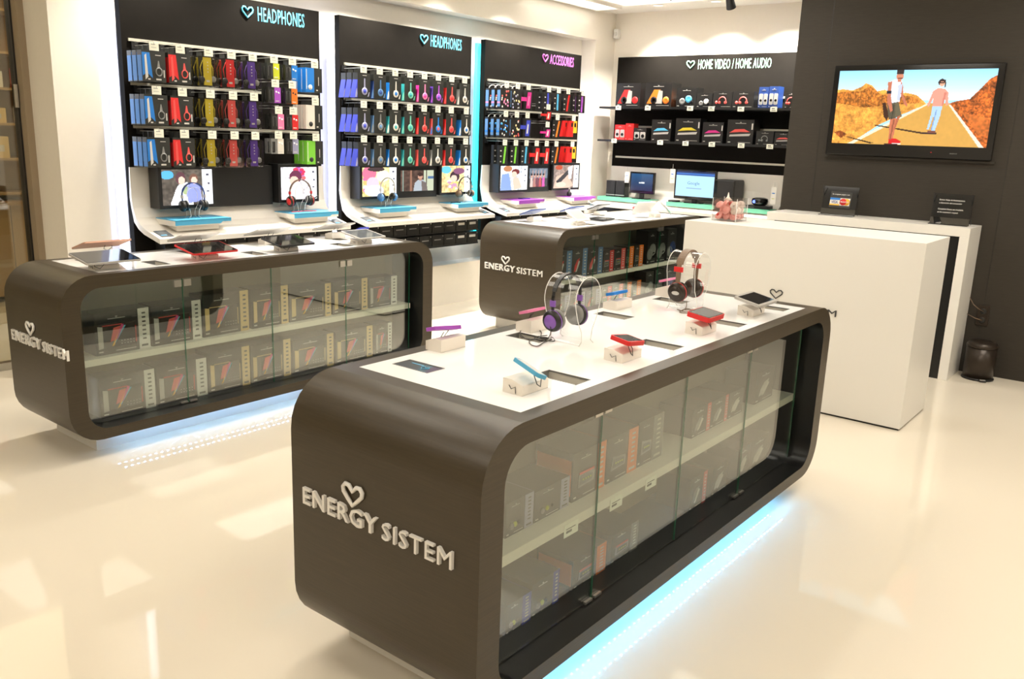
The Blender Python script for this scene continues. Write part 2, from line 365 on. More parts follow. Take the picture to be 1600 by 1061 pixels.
# ================================================================== display islands
H, Z0 = .899, .094
def island(a1, b1, y0, y1, label, wells_near, wells_far, screens=(), logo='logow', led='leddot'):
    cx, cy = (a1+b1)/2, (y0+y1)/2
    R = root('display_island', (cx, cy, 0), 0, label, 'display island')
    P = rrect(y0, y1, Z0, H, .155); Q = rrect(y0+.09, y1-.09, Z0+.052, H-.062, .10)
    b = MB(); b.ring(P, Q, a1, b1, 'brown', skip=(7,), mi='lin')
    g0, g1, e = y0+.215, y1-.215, .055
    zc = H-.064
    for q in ((a1, g0, a1+e, g1), (b1-e, g0, b1, g1)): b.box(q[0], q[1], H-.062, q[2], q[3], H, 'brown')
    b.prism([(y0+.155, H), (y0+.19, H-.062), (g0, H-.062), (g0, H)], a1, b1, 'brown', 'x')
    b.prism([(y1-.155, H), (y1-.19, H-.062), (g1, H-.062), (g1, H)], a1, b1, 'brown', 'x')
    part(b, 'frame', R)
    # white slab with openings
    X0, X1 = a1+e, b1-e
    wl = [(X0+.045, X0+.195, y, y+.078, s) for y, s in wells_far]+[(X1-.195, X1-.04, y, y+.078, s) for y, s in wells_near]
    xs = sorted({X0, X1, *[q[0] for q in wl], *[q[1] for q in wl]}); ys = sorted({g0, g1, *[q[2] for q in wl], *[q[3] for q in wl]})
    b = MB()
    for i in range(len(xs)-1):
        for j in range(len(ys)-1):
            mx, my = (xs[i]+xs[i+1])/2, (ys[j]+ys[j+1])/2
            if any(q[0] < mx < q[1] and q[2] < my < q[3] for q in wl): continue
            b.add([(xs[i], ys[j], H), (xs[i+1], ys[j], H), (xs[i+1], ys[j+1], H), (xs[i], ys[j+1], H)], [(0, 1, 2, 3)], 'slab')
    b.add([(X0, g0, zc), (X1, g0, zc), (X1, g1, zc), (X0, g1, zc)], [(3, 2, 1, 0)], 'slab')
    part(b, 'white_top', R, merge=True)
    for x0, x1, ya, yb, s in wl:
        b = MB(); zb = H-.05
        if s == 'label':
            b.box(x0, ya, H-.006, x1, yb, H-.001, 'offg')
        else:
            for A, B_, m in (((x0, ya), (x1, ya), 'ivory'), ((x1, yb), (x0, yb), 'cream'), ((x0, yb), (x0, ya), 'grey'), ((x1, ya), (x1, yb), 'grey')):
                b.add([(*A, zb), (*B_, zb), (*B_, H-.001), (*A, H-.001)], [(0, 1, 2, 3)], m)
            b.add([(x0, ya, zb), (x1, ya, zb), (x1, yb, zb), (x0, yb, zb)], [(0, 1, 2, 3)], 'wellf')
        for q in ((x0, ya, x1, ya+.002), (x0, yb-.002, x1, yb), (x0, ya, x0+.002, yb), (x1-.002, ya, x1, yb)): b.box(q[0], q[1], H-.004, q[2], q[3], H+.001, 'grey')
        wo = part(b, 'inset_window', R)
        if s == 'label':
            hb = MB(); T = Tr(x0+.105, ya+.034, H-.0005) @ Rx(-PI/2)
            heart(hb, .028, .026, .0014, 'bluel', T, 4)
            hb.box(x0+.03, ya+.055, H-.001, x0+.08, ya+.06, H-.0005, 'bluel')
            hb.v = [(q[0]-cx, q[1]-cy, q[2]) for q in hb.v]; hb.build('heart_mark', wo)
    # inside
    for sg in (1, -1):
        xf = b1-.10 if sg > 0 else a1+.10
        b = MB(); b.box(cx+sg*.006, y0+.115, .437, xf, y1-.11, .470, 'shelf'); part(b, 'shelf', R)
    b = MB(); b.box(cx-.006, y0+.091, Z0+.053, cx+.006, y1-.091, H-.066, 'ivory'); part(b, 'divider', R)
    # glass doors, both sides
    n = 4; ya, yb = y0+.11, y1-.135; st = (yb-ya)/n
    for sg in (1, -1):
        xg = b1-.088 if sg > 0 else a1+.088
        for k in range(n):
            A, B_ = ya+st*k+.002, ya+st*(k+1)-.002
            b = MB(); b.box(xg-.003, A, Z0+.056, xg+.003, B_, H-.066, 'glass'); d = part(b, 'glass_door', R)
            b = MB(); b.box(xg-.003, B_, Z0+.056, xg+.003, B_+.003, H-.066, 'gedge')
            b.v = [(q[0]-cx, q[1]-cy, q[2]) for q in b.v]; b.build('glass_edge', d)
            b = MB(); yy = B_-.045 if k % 2 == 0 else A+.005
            b.box(xg+sg*.003, yy, H-.12, xg+sg*.008, yy+.04, H-.085, 'steel')
            b.v = [(q[0]-cx, q[1]-cy, q[2]) for q in b.v]; b.build('lock_plate', d)
            b = MB(); b.box(xg+sg*.003, yy, Z0+.058, xg+sg*.012, yy+.04, Z0+.066, 'steel')
            b.v = [(q[0]-cx, q[1]-cy, q[2]) for q in b.v]; b.build('bottom_hinge', d)
    # plinth and light strips
    b = MB(); b.box(a1+.05, y0+.17, 0, b1-.12, y1-.17, Z0-.001, 'white')
    part(b, 'plinth', R)
    for x in (b1-.03, b1-.095):
        b = MB(); b.box(x-.006, y0+.25, Z0-.003, x+.006, y1-.25, Z0, 'logow')
        k = y0+.26
        while k < y1-.26: b.box(x-.003, k, Z0-.005, x+.003, k+.010, Z0-.003, led); k += .033
        part(b, 'light_strip', R)
    # raised sign on the end
    b = MB(); T = Tr(a1+.062, y0, 0)
    b.text('ENERGY', .315, .052, .010, logo, Tr(a1+.060, y0, .5275), .014, 1.10)
    b.text('SISTEM', .255, .050, .010, logo, Tr(a1+.395, y0, .5255), 0, 1.12)
    part(b, 'raised_lettering', R)
    b = MB(); heart(b, .078, .062, .0065, logo, Tr(a1+.276, y0, .617)); part(b, 'raised_heart', R)
    return R
I1 = (-1.967, -1.233, 1.477, 3.968); I2 = (-4.56, -3.963, 1.723, 4.165); I3 = (-4.58, -3.81, 5.38, 7.87)
o1 = [0.53, 1.125, 1.66, 2.16]; o2 = [.31, .87, 1.44, 1.93]
island(*I1, 'black rounded display island with white top, nearest the camera',
       [(I1[2]+o1[0], ''), (I1[2]+o1[1], ''), (I1[2]+o1[2], ''), (I1[2]+o1[3]-.04, '')],
       [(I1[2]+o2[0], 'label'), (I1[2]+o2[1], 'w'), (I1[2]+o2[2], ''), (I1[2]+o2[3], '')])
island(*I2, 'black rounded display island holding tablet boxes, before the left headphone wall',
       [(I2[2]+o1[0], ''), (I2[2]+o1[1], ''), (I2[2]+o1[2]+.1, '')], [(I2[2]+o2[0], 'w'), (I2[2]+o2[1], ''), (I2[2]+o2[2], ''), (I2[2]+o2[3], '')], led='leddot2')
island(*I3, 'farthest black rounded display island, beside the white counter',
       [(I3[2]+o1[0]+.1, ''), (I3[2]+o1[1]+.1, 'w')], [(I3[2]+o2[0], ''), (I3[2]+o2[1], ''), (I3[2]+o2[2], '')], led='leddot3')

# ================================================================== counters
X0, X1, Y0, Y1, CH = -2.62, -1.139, 5.147, 5.708, 1.099
R = root('sales_counter', ((X0+X1)/2, (Y0+Y1)/2, 0), 0, 'large plain white sales counter block behind the nearest island', 'counter')
b = MB(); b.box(X0, Y0, .012, X1, Y1, CH, 'white'); part(b, 'body', R, bevel=.002)
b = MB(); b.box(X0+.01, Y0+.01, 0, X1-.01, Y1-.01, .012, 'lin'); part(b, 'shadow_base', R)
for tx, wd, a in (('ENERGY', .325, -2.162), ('SISTEM', .245, -1.823)):
    b = MB(); b.text(tx, wd, .040, .006, 'ink', Tr(a, Y0, .612), 0); part(b, 'sign_word', R)
b = MB(); heart(b, .078, .056, .0042, 'ink', Tr(-1.957, Y0, .70)); part(b, 'sign_heart', R)
dx0, dx1, dy0, dy1, dh = -2.651, -1.195, 6.591, 6.972, 1.088
R = root('back_counter', ((dx0+dx1)/2, (dy0+dy1)/2, 0), 0, 'white framed back counter with black infill under the television', 'counter')
b = MB(); t = .062
b.box(dx0, dy0, dh-t, dx1, dy1, dh, 'white'); b.box(dx1-t, dy0, 0, dx1, dy1, dh-t, 'white'); b.box(dx0, dy0, 0, dx0+t, dy1, dh-t, 'white')
part(b, 'white_frame', R, bevel=.002)
b = MB(); b.box(dx0+t, dy0+.012, 0, dx1-t, dy0+.03, dh-t, 'lin'); part(b, 'black_infill', R)

# ================================================================== television
tx0, tx1, tz0, tz1 = -2.366, -1.198, 1.544, 2.209
R = root('television', ((tx0+tx1)/2, 6.979, tz0), 0, 'large black flat television showing two skaters on a desert road', 'television')
b = MB(); P = [(tx0, tz0), (tx1, tz0), (tx1, tz1), (tx0, tz1)]; Q = [(tx0+.042, tz0+.088), (tx1-.042, tz0+.088), (tx1-.042, tz1-.04), (tx0+.042, tz1-.04)]
b.box(tx0, 6.93, tz0, tx1, 6.978, tz1, 'blkg'); part(b, 'housing', R, bevel=.006)
b = MB(); b.box(tx0-.02, 6.955, tz0-.022, tx1+.02, 6.978, tz0-.004, 'dwall'); part(b, 'ledge', R)
b = MB(); b.text('ENERGY', .05, .008, .0008, 'grey', Tr(-1.47, 6.93, tz0+.035)); b.box(-1.60, 6.9285, tz0+.04, -1.592, 6.93, tz0+.046, 'red'); part(b, 'bezel_marks', R)
pc = Pic(260, 128, (165, 222, 245))
for j in range(20): pc.rect(0, j/50, 1, (j+1)/50, (150+j*4, 215+j*1.6, 245))
up_ = [(0, .26), (.04, .25), (.10, .27), (.16, .22), (.19, .17), (.23, .20), (.27, .28), (.32, .26), (.38, .31), (.46, .30), (.53, .33), (.58, .41), (.60, .45), (.32, .72), (.13, 1), (0, 1)]
m = pc.poly(up_, (232, 156, 66)); pc.mottle(m, .35, 2); pc.mottle(m, .25, 6)
m2 = pc.poly([(0, .30), (.08, .28), (.16, .28), (.22, .21), (.30, .33), (.42, .33), (.52, .36), (.57, .43), (.4, .46), (.2, .5), (0, .44)], (176, 104, 40)); pc.mottle(m2, .8, 2)
m = pc.poly([(.74, .44), (.78, .41), (.86, .38), (.91, .26), (.96, .13), (1, .08), (1, 1), (.98, 1)], (176, 88, 34)); pc.mottle(m, .9, 2)
m = pc.poly([(.82, .55), (.98, .62), (1, .7), (1, .85), (.95, .85)], (196, 104, 44)); pc.mottle(m, .4, 3)
m = pc.poly([(.60, .44), (.74, .44), (.985, 1), (.12, 1)], (206, 156, 76)); pc.mottle(m, .04, 4)
pc.poly([(.60, .445), (.615, .45), (.15, 1), (.11, 1)], (240, 225, 190)); pc.poly([(.735, .45), (.748, .45), (.985, 1), (.955, 1)], (240, 225, 200))
pc.poly([(.08, .90), (.12, .91), (.30, .985), (.26, .99)], (60, 40, 24)); pc.poly([(.28, .73), (.60, .82), (.60, .845), (.28, .745)], (70, 48, 30))
m = pc.poly([(.01, .85), (.05, .82), (.10, .87), (.06, .93)], (140, 70, 30)); pc.mottle(m, .6, 2)
# man on skateboard
pc.poly([(.315, .44), (.335, .43), (.37, .60), (.36, .68), (.335, .62)], (60, 34, 24))
pc.poly([(.345, .42), (.415, .40), (.43, .58), (.41, .66), (.37, .66)], (84, 78, 62)); pc.poly([(.40, .42), (.42, .42), (.455, .62), (.41, .63)], (100, 92, 70))
pc.poly([(.38, .65), (.425, .64), (.415, .94), (.385, .94)], (196, 112, 80)); pc.poly([(.425, .62), (.445, .6), (.42, .8), (.41, .8)], (176, 98, 70))
pc.poly([(.39, .92), (.43, .91), (.47, .95), (.46, .985), (.39, .99)], (206, 22, 30)); pc.rect(.41, .975, .47, .99, (240, 235, 230)); pc.rect(.36, .985, .45, 1, (60, 20, 20))
pc.poly([(.335, .16), (.38, .12), (.425, .14), (.435, .26), (.425, .42), (.37, .44), (.345, .30)], (222, 226, 240))
pc.poly([(.335, .16), (.36, .15), (.365, .34), (.39, .54), (.375, .56), (.345, .42)], (190, 112, 84)); pc.rect(.335, .27, .365, .31, (30, 34, 50))
pc.poly([(.42, .15), (.435, .20), (.445, .33), (.48, .46), (.475, .49), (.455, .44), (.425, .30)], (190, 112, 84))
pc.ell(.408, .085, .023, .052, (200, 128, 98)); pc.rect(.385, .0, .43, .055, (36, 24, 26)); pc.rect(.395, .135, .42, .16, (196, 120, 90)); pc.rect(.395, .10, .425, .115, (110, 60, 50))
# woman behind
pc.rect(.60, .82, .69, .845, (50, 34, 40)); pc.rect(.63, .80, .68, .83, (120, 70, 60))
pc.poly([(.64, .47), (.70, .47), (.695, .6), (.675, .80), (.655, .80), (.66, .62), (.652, .62), (.638, .78), (.624, .78), (.638, .58)], (168, 200, 236))
pc.poly([(.63, .28), (.66, .24), (.70, .25), (.725, .30), (.735, .46), (.72, .47), (.71, .36), (.70, .48), (.64, .48), (.64, .36), (.615, .49), (.605, .46), (.62, .36)], (232, 150, 130))
pc.ell(.677, .165, .022, .045, (40, 22, 22)); pc.ell(.68, .185, .015, .033, (226, 160, 130)); pc.rect(.664, .165, .694, .182, (30, 18, 20))
pc.poly([(.40, .66), (.412, .66), (.402, .93), (.392, .93)], (150, 84, 60)); pc.poly([(.405, .20), (.43, .18), (.428, .40), (.41, .41)], (190, 196, 214)); pc.poly([(.39, .46), (.398, .46), (.392, .66), (.386, .66)], (60, 56, 46))
pc.poly([(.665, .52), (.672, .52), (.655, .80), (.650, .78)], (120, 150, 196)); pc.poly([(.70, .30), (.715, .30), (.705, .47), (.695, .47)], (204, 122, 106)); pc.poly([(.66, .13), (.70, .13), (.705, .22), (.697, .24), (.695, .16), (.664, .16)], (46, 26, 24))
pc.mesh('picture', 1.084, .537, R, Tr(tx0+.042-R.location.x, 6.9285-R.location.y, .088), 'scrtv')

# acrylic notices on the back counter
def notice(x0, x1, label, kind):
    yb = 6.76; h = .222; T = Tr((x0+x1)/2, yb, dh) @ Rx(-.22)
    R = root('notice_holder', ((x0+x1)/2, yb, dh), 0, label, 'sign'); wd = x1-x0
    S = Rx(-.22)
    b = MB(); b.box(-wd/2, 0, 0, wd/2, .006, h, 'blkg', S); b.box(-wd/2, -.045, 0, wd/2, .0, .005, 'blkg'); b.tube([(-wd/2+.004, .0, h), (-wd/2+.004, .09, .004)], .0025, 'blkg'); b.tube([(wd/2-.004, .0, h), (wd/2-.004, .09, .004)], .0025, 'blkg')
    b.box(-wd/2, -.003, .004, wd/2, -.001, .05, 'acryl', S)
    b.build('holder', R)
    b = MB()
    if kind == 0:
        b.box(-.075, -.002, .06, .085, -.0005, .185, 'card', S)
        b.text('Se aceptan pagos con', .13, .014, .001, 'logow', S @ Tr(-.062, -.0025, .155))
        b.box(-.072, -.0035, .078, .002, -.002, .135, 'logow', S); b.box(-.072, -.0045, .119, .002, -.0035, .135, 'blue', S); b.box(-.072, -.0045, .078, .002, -.0035, .088, 'amber', S)
        b.text('VISA', .05, .022, .0012, 'navy', S @ Tr(-.061, -.004, .092), .01)
        b.box(.004, -.0035, .078, .078, -.002, .135, 'logow', S)
        b.lathe([(.026, 0), (.026, .001)], 'red', 20, S @ Tr(.028, -.0035, .106) @ Rx(PI/2)); b.lathe([(.026, 0), (.026, .0008)], 'amber', 20, S @ Tr(.053, -.0035, .106) @ Rx(PI/2))
        b.text('MasterCard', .062, .012, .0012, 'logow', S @ Tr(.01, -.005, .101), .008)
    else:
        for i, (s, w_) in enumerate((('Existen Hojas de Reclamaciones', .165), ('a disposición del consumidor', .15), ('Complaint Sheets are Available', .165), ("at the customer's request", .135))):
            b.text(s, w_, .0135, .001, 'logow', S @ Tr(-.09, -.001, .168-.022*i-(.022 if i > 1 else 0)), .006)
    b.build('printed_notice', R)
notice(-2.292, -2.032, 'black notice about accepted card payments on the back counter', 0)
notice(-1.50, -1.242, 'black two-language notice on the right end of the back counter', 1)

# pedal bin and outlet
R = root('pedal_bin', (-1.045, 6.845, 0), 0, 'small dark metal pedal bin on the floor beside the back counter', 'bin')
b = MB(); b.lathe([(.100, .012), (.100, .235)], 'binb', 32); b.build('body', R)
b = MB(); b.lathe([(.102, .235), (.103, .25), (.092, .268), (.06, .28), (.0, .284)], 'binb', 32); b.build('lid', R)
b = MB(); b.lathe([(.106, 0), (.108, .008), (.102, .016)], 'blk', 32); b.build('base_ring', R)
b = MB(); b.box(-.01, -.135, .006, .035, -.10, .014, 'blk', Rz(.35)); b.box(-.005, -.13, .014, .03, -.105, .017, 'silver', Rz(.35)); b.build('pedal', R)
R = root('wall_outlet', (-1.095, 6.979, .44), 0, 'grey wall outlet with cables on the dark wall above the bin', 'outlet')
b = MB(); b.box(-.04, -.012, -.075, .04, -.001, .075, 'binb'); b.build('plate', R, bevel=.003)
for z in (-.035, .03):
    b = MB(); b.lathe([(.022, 0), (.022, .003), (.016, .004)], 'blk', 18, Tr(0, -.012, z) @ Rx(PI/2)); b.build('socket', R)
b = MB(); b.tube([(0, -.015, .03), (-.02, -.06, .05), (-.06, -.07, .08), (-.1, -.02, .12)], .003, 'cablew'); b.tube([(0, -.015, -.035), (-.04, -.05, -.02), (-.1, -.03, .0)], .003, 'cablew'); b.build('plug_cable', R)

# flowers in a glass box on the sales counter
p0 = at(1088, 341, 'z', CH); p1 = at(1137, 338, 'z', CH)
ctr = Vector((-2.43, 5.40, CH))
R = root('flower_box', ctr, 0, 'clear square vase of salmon roses on the white sales counter', 'flower box')
b = MB(); s = .085; t = .003; hh = .15
for q in ((-s, -s, s, -s+t), (-s, s-t, s, s), (-s, -s, -s+t, s), (s-t, -s, s, s)): b.box(q[0], q[1], 0, q[2], q[3], hh, 'acryl')
b.box(-s, -s, 0, s, s, t, 'acryl')
for x in (-s, s):
    for y in (-s, s): b.box(x-.0015, y-.0015, 0, x+.0015, y+.0015, hh, 'ledge')
b.build('glass_box', R)
def rose(mb, c, r, mo, mi_):
    T = Tr(*c) @ Rx(.75+.5*random.random()) @ Ry(random.uniform(-.5, .5)) @ Matrix.Scale(r, 4)
    mb.lathe([(.02, .30), (.12, .46), (.20, .22), (.32, .45), (.38, .2)], mi_, 9, T, False)
    mb.lathe([(.38, .2), (.52, .40), (.60, .10), (.80, .26), (.86, -.06), (1.0, .04), (.9, -.4), (.5, -.75), (.05, -.85)], mo, 11, T, False)
ROSES = [(x*.049+.003*((i*7) % 3-1), y*.049+.003*((i*5) % 3-1), .034+.036*lv, (0 if (i*3+lv) % 4 == 0 else 1) if x < 1 or lv == 0 else 2)
         for lv in range(3) for i, (x, y) in enumerate([(-1, -1), (0, -1), (1, -1), (-1, 0), (0, 0), (1, 0), (-1, 1), (0, 1), (1, 1)][lv % 2::1 if lv < 2 else 2])]
for x, y, z, k in ROSES:
    b = MB(); rose(b, (0, 0, 0), .0285, ('petal', 'petal', 'petalw')[k], ('petal2', 'petal', 'petalw')[k])
    o = b.build('rose', None, (ctr.x+x, ctr.y+y, ctr.z+z))
    tag(o, 'salmon and cream rose packed inside the clear vase on the counter', 'rose', 'roses in the clear vase')
b = MB(); b.lathe([(.002, .03), (.008, .0), (.03, -.02)], 'petalw', 10); o = b.build('tissue_tip', None, (ctr.x-.01, ctr.y-.02, CH+.155)); tag(o, 'white paper tip rising above the roses in the vase', 'paper tip')

# ================================================================== headphones, stands, gadgets
def arc(cx, cz, r, a0, a1, n, y=0.): return [(cx+r*math.cos(a0+(a1-a0)*i/n), y, cz+r*math.sin(a0+(a1-a0)*i/n)) for i in range(n+1)]
def headphone_stand(loc, rz, label, h=.235, r=.072, wd=.13, group=None):
    """clear strip bent into an arch: arch in local XZ, strip width along Y"""
    R = root('headphone_stand', loc, rz, label, 'headphone stand', group)
    cz = h-r; L = [(.045, 0), (.028, .012), (.034, .05), (.058, .09)]
    pth = L+[(r*math.cos(a), cz+r*math.sin(a)) for a in [(-.35+(PI+.7)*i/18) for i in range(19)]]+[(-x, z) for x, z in reversed(L)]
    b = MB(); n = len(pth)
    for y in (-wd/2, wd/2): pass
    b.add([(x, -wd/2, z) for x, z in pth]+[(x, wd/2, z) for x, z in pth], [(i, i+1, n+i+1, n+i) for i in range(n-1)], 'acryl', True)
    b.build('arch', R)
    for y in (-wd/2, wd/2):
        e = MB(); e.tube([(x, y, z) for x, z in pth], .0015, 'ledge', 5); e.build('arch_edge', R)
    return R
def headphones(loc, rz, label, cup='blk', band='blk', accent=None, pad='blk', spread=.088, top=.15, cupr=.038, tilt=0., bw=.016, group=None, mic=False, disc=None, sz=.045):
    """worn shape: band arch in local XZ above two ear cups at z=0"""
    R = root('headphones', loc, rz, label, 'headphones', group)
    T = Rx(tilt); rr = spread
    pts = []
    for i in range(23):
        a = -.10+(PI+.20)*i/22
        pts.append((rr*math.cos(a), .0, (top-rr)+rr*math.sin(a)) if top > rr else (rr*math.cos(a), 0, top*math.sin(a)))
    low = [(rr*.98, 0, .02)]; pts = low+pts+[(-rr*.98, 0, .02)]
    b = MB()
    for k in range(len(pts)-1):
        p, q = Vector(pts[k]), Vector(pts[k+1]); nrm = Vector((-(q-p).z, 0, (q-p).x)).normalized()*.0028
        w0 = bw if 4 < k < len(pts)-5 else bw*.6
        vs = [p+nrm+Vector((0, -w0/2, 0)), p+nrm+Vector((0, w0/2, 0)), q+nrm+Vector((0, w0/2, 0)), q+nrm+Vector((0, -w0/2, 0))]
        vs += [v-nrm*2 for v in vs]
        b.add(vs, [(0, 1, 2, 3), (7, 6, 5, 4), (0, 3, 7, 4), (1, 5, 6, 2), (0, 4, 5, 1), (3, 2, 6, 7)], band, False, T)
    b.build('headband', R)
    for sx in (-1, 1):
        A = T @ Tr(sx*rr*.93, 0, -.005) @ Ry(sx*PI/2+sx*.12)
        b = MB(); b.lathe([(cupr*.75, -.012), (cupr, -.006), (cupr, .008), (cupr*.86, .016)], cup, 24, A)
        if accent: b.lathe([(cupr*.66, .0165), (cupr*.64, .0185)], disc or accent, 24, A); b.lathe([(cupr*1.02, -.001), (cupr*1.02, .003)], accent, 24, A)
        if disc: b.lathe([(cupr*.34, .0187), (cupr*.32, .0195)], 'silver', 20, A @ Matrix.Diagonal((.6, 1.25, 1, 1)))
        c = b.build('ear_cup', R)
        b = MB(); b.lathe([(cupr*.35, -.012), (cupr*.9, -.014), (cupr*.95, -.024), (cupr*.55, -.03), (cupr*.35, -.022)], pad, 24, A); b.build('ear_cushion', c)
        b = MB(); b.box(sx*rr-.004, -bw*.62, sz, sx*rr+.004, bw*.62, sz+.021, accent or 'silver', T); b.build('slider', R)
    if mic:
        b = MB(); b.tube([(rr, 0, 0), (rr+.02, -.03, .02), (rr+.03, -.05, .035)], .004, 'blk', 6, False, T); b.build('microphone_boom', R)
    return R
def cable(pts, label, m='cablew', r=.0013, cat='cable'):
    b = MB(); P = [Vector(p) for p in pts]; Q = []
    for i in range(len(P)-1):
        p0, p1, p2, p3 = P[max(0, i-1)], P[i], P[i+1], P[min(len(P)-1, i+2)]
        for k in range(5):
            t = k/5; Q.append(.5*((2*p1)+(p2-p0)*t+(2*p0-5*p1+4*p2-p3)*t*t+(-p0+3*p1-3*p2+p3)*t**3))
    Q.append(P[-1]); b.tube(Q, r, m, 5)
    return tag(b.build('audio_cable'), label, cat)
def slab_gadget(name, loc, rz, w_, d_, t_, tilt, body, scr, label, cat, group=None, roll=0., margin=.008, extra=None, sec=True, ml=None):
    """flat device facing local -Y and up; centre at loc"""
    R = root(name, loc, rz, label, cat, group); T = Ry(roll) @ Rx(tilt)
    b = MB(); b.prism(rrect(-w_/2, w_/2, -d_/2, d_/2, min(.012, d_*.2), 5), -t_/2, t_/2, body, 'z', False, T); b.build('body', R)
    if scr:
        ml = margin if ml is None else ml
        b = MB(); b.prism(rrect(-w_/2+ml, w_/2-ml, -d_/2+margin, d_/2-margin, .002, 3), t_/2, t_/2+.0006, scr, 'z', False, T); b.build('screen', R)
    if extra == 'bezel':
        b = MB(); b.prism(rrect(-w_/2+.003, w_/2-.003, -d_/2+.003, d_/2-.003, .008, 5), t_/2-.0002, t_/2+.0003, 'blkg', 'z', False, T); b.build('bezel', R)
    if sec:
        q = T @ Vector((-w_*.3, -d_*.3, -t_/2))
        b = MB(); b.tube([q, (q.x-.01, q.y-.02, -.03), (q.x+.02, q.y-.01, -.045), (q.x+.05, q.y+.01, -.03), (q.x+.045, q.y+.02, -.01)], .0014, 'blk', 5); b.build('security_cord', R)
    return R
def block(loc, rz, w_, d_, h_, label, group=None):
    R = root('display_block', loc, rz, label, 'display block', group)
    b = MB(); b.prism([(-d_/2, 0), (d_/2, 0), (d_/2, h_), (d_*.05, h_), (-d_/2, h_*.72)], -w_/2, w_/2, 'block', 'x'); b.build('wedge', R, bevel=.003)
    b = MB(); x = -w_/2-.0015
    b.tube([(x, -.012, .004), (x, -.010, h_*.55), (x, .004, h_*.35), (x, .012, h_*.6)], .0011, 'ink', 5); b.build('printed_mark', R)
    return R
E_, W_ = PI/2, -PI/2          # facing east (+X) / west (-X)

# --- nearest island
def dev(y, x, nm, w_, d_, t_, z, tilt, body, scr, label, blabel, side=E_, **k):
    if k.pop('blk', True): block((x-.02 if side == E_ else x, y, H), side, k.pop('bw', .12), .07, z-.027, blabel)
    slab_gadget(nm, (x, y-.01, H+z), side, w_, d_, t_, tilt, body, scr, label, 'gadget' if 'tablet' not in nm else 'tablet', **k)
dev(1.865, -1.385, 'music_player', .05, .105, .011, .068, .30, 'bluel', 'logow', 'small bright blue music player tilted on the nearest island block', 'frosted block under the small blue music player', roll=.38)
dev(2.375, -1.375, 'red_player', .11, .075, .014, .068, .16, 'red', 'offg', 'small red handheld player with grey screen tilted beside an inset window', 'frosted block under the small red handheld player', roll=.14)
dev(2.94, -1.375, 'red_player', .135, .095, .018, .072, .14, 'red', 'offg', 'larger red handheld player with dark screen, third along the near row', 'frosted block under the larger red handheld player', extra='bezel')
dev(3.43, -1.385, 'small_tablet', .19, .12, .010, .068, .20, 'silver', 'off', 'silver-framed small tablet tilted at the far end of the nearest island', 'frosted block under the silver-framed small tablet', margin=.013)
dev(2.055, -1.89, 'slim_player', .13, .05, .012, .070, .28, 'violet', None, 'slim purple music player on the far left edge of the island', 'frosted block under the slim purple music player', side=W_, roll=-.12)
dev(2.50, -1.86, 'slim_player', .11, .05, .010, .074, .28, 'pink', None, 'slim pink music player behind the black and purple headphones', 'frosted block behind the black and purple headphones', side=W_)
dev(3.11, -1.87, 'slim_player', .11, .05, .012, .066, .25, 'blue', None, 'slim blue music player between the two headphone stands', 'frosted block between the two headphone stands', side=W_)
dev(3.56, -1.87, 'slim_player', .10, .05, .010, .074, .28, 'pink', None, 'slim pink music player behind the brown and red headphones', 'frosted block behind the brown and red headphones', side=W_)
headphone_stand((-1.655, 2.45, H), E_, 'clear acrylic arch stand holding the black and purple headphones', .238, .078)
headphones((-1.66, 2.42, .993), E_, 'black and purple headphones on the nearest clear arch stand', 'card', 'blk', 'purpl2', 'grey', .082, .150, .038, 0, .016)
headphone_stand((-1.655, 3.32, H), E_, 'clear acrylic arch stand holding the brown and red headphones', .248, .072)
headphones((-1.66, 3.32, .985), E_, 'brown and red headphones on the farther clear arch stand', 'binb', 'cablew', 'red', 'binb', .083, .168, .042, 0, .032, disc='binb', sz=.082)
pt = lambda u, v: at(u, v, 'z', H+.003)
cb = [at(860, 507, 'x', -1.66), at(860, 522, 'x', -1.66)]+[pt(*q) for q in ((852, 530), (835, 525), (815, 521), (815, 527), (838, 530), (846, 520), (836, 512), (818, 513), (813, 522), (828, 531), (848, 527), (862, 530), (850, 535), (839, 541), (828, 537), (830, 530), (850, 532), (866, 533), (862, 527), (846, 533), (835, 527), (855, 524))]
cable(cb, 'thin brown headphone cable tangled on the nearest island top', 'cable', .0017)
cb = [at(1073, 470, 'x', -1.66)]+[pt(*q) for q in ((1072, 480), (1066, 485), (1058, 483), (1070, 487), (1082, 485), (1072, 482), (1062, 488), (1080, 489), (1088, 484), (1070, 484))]
cable(cb, 'small knot of cable below the brown and red headphones', 'cablew', .0017)
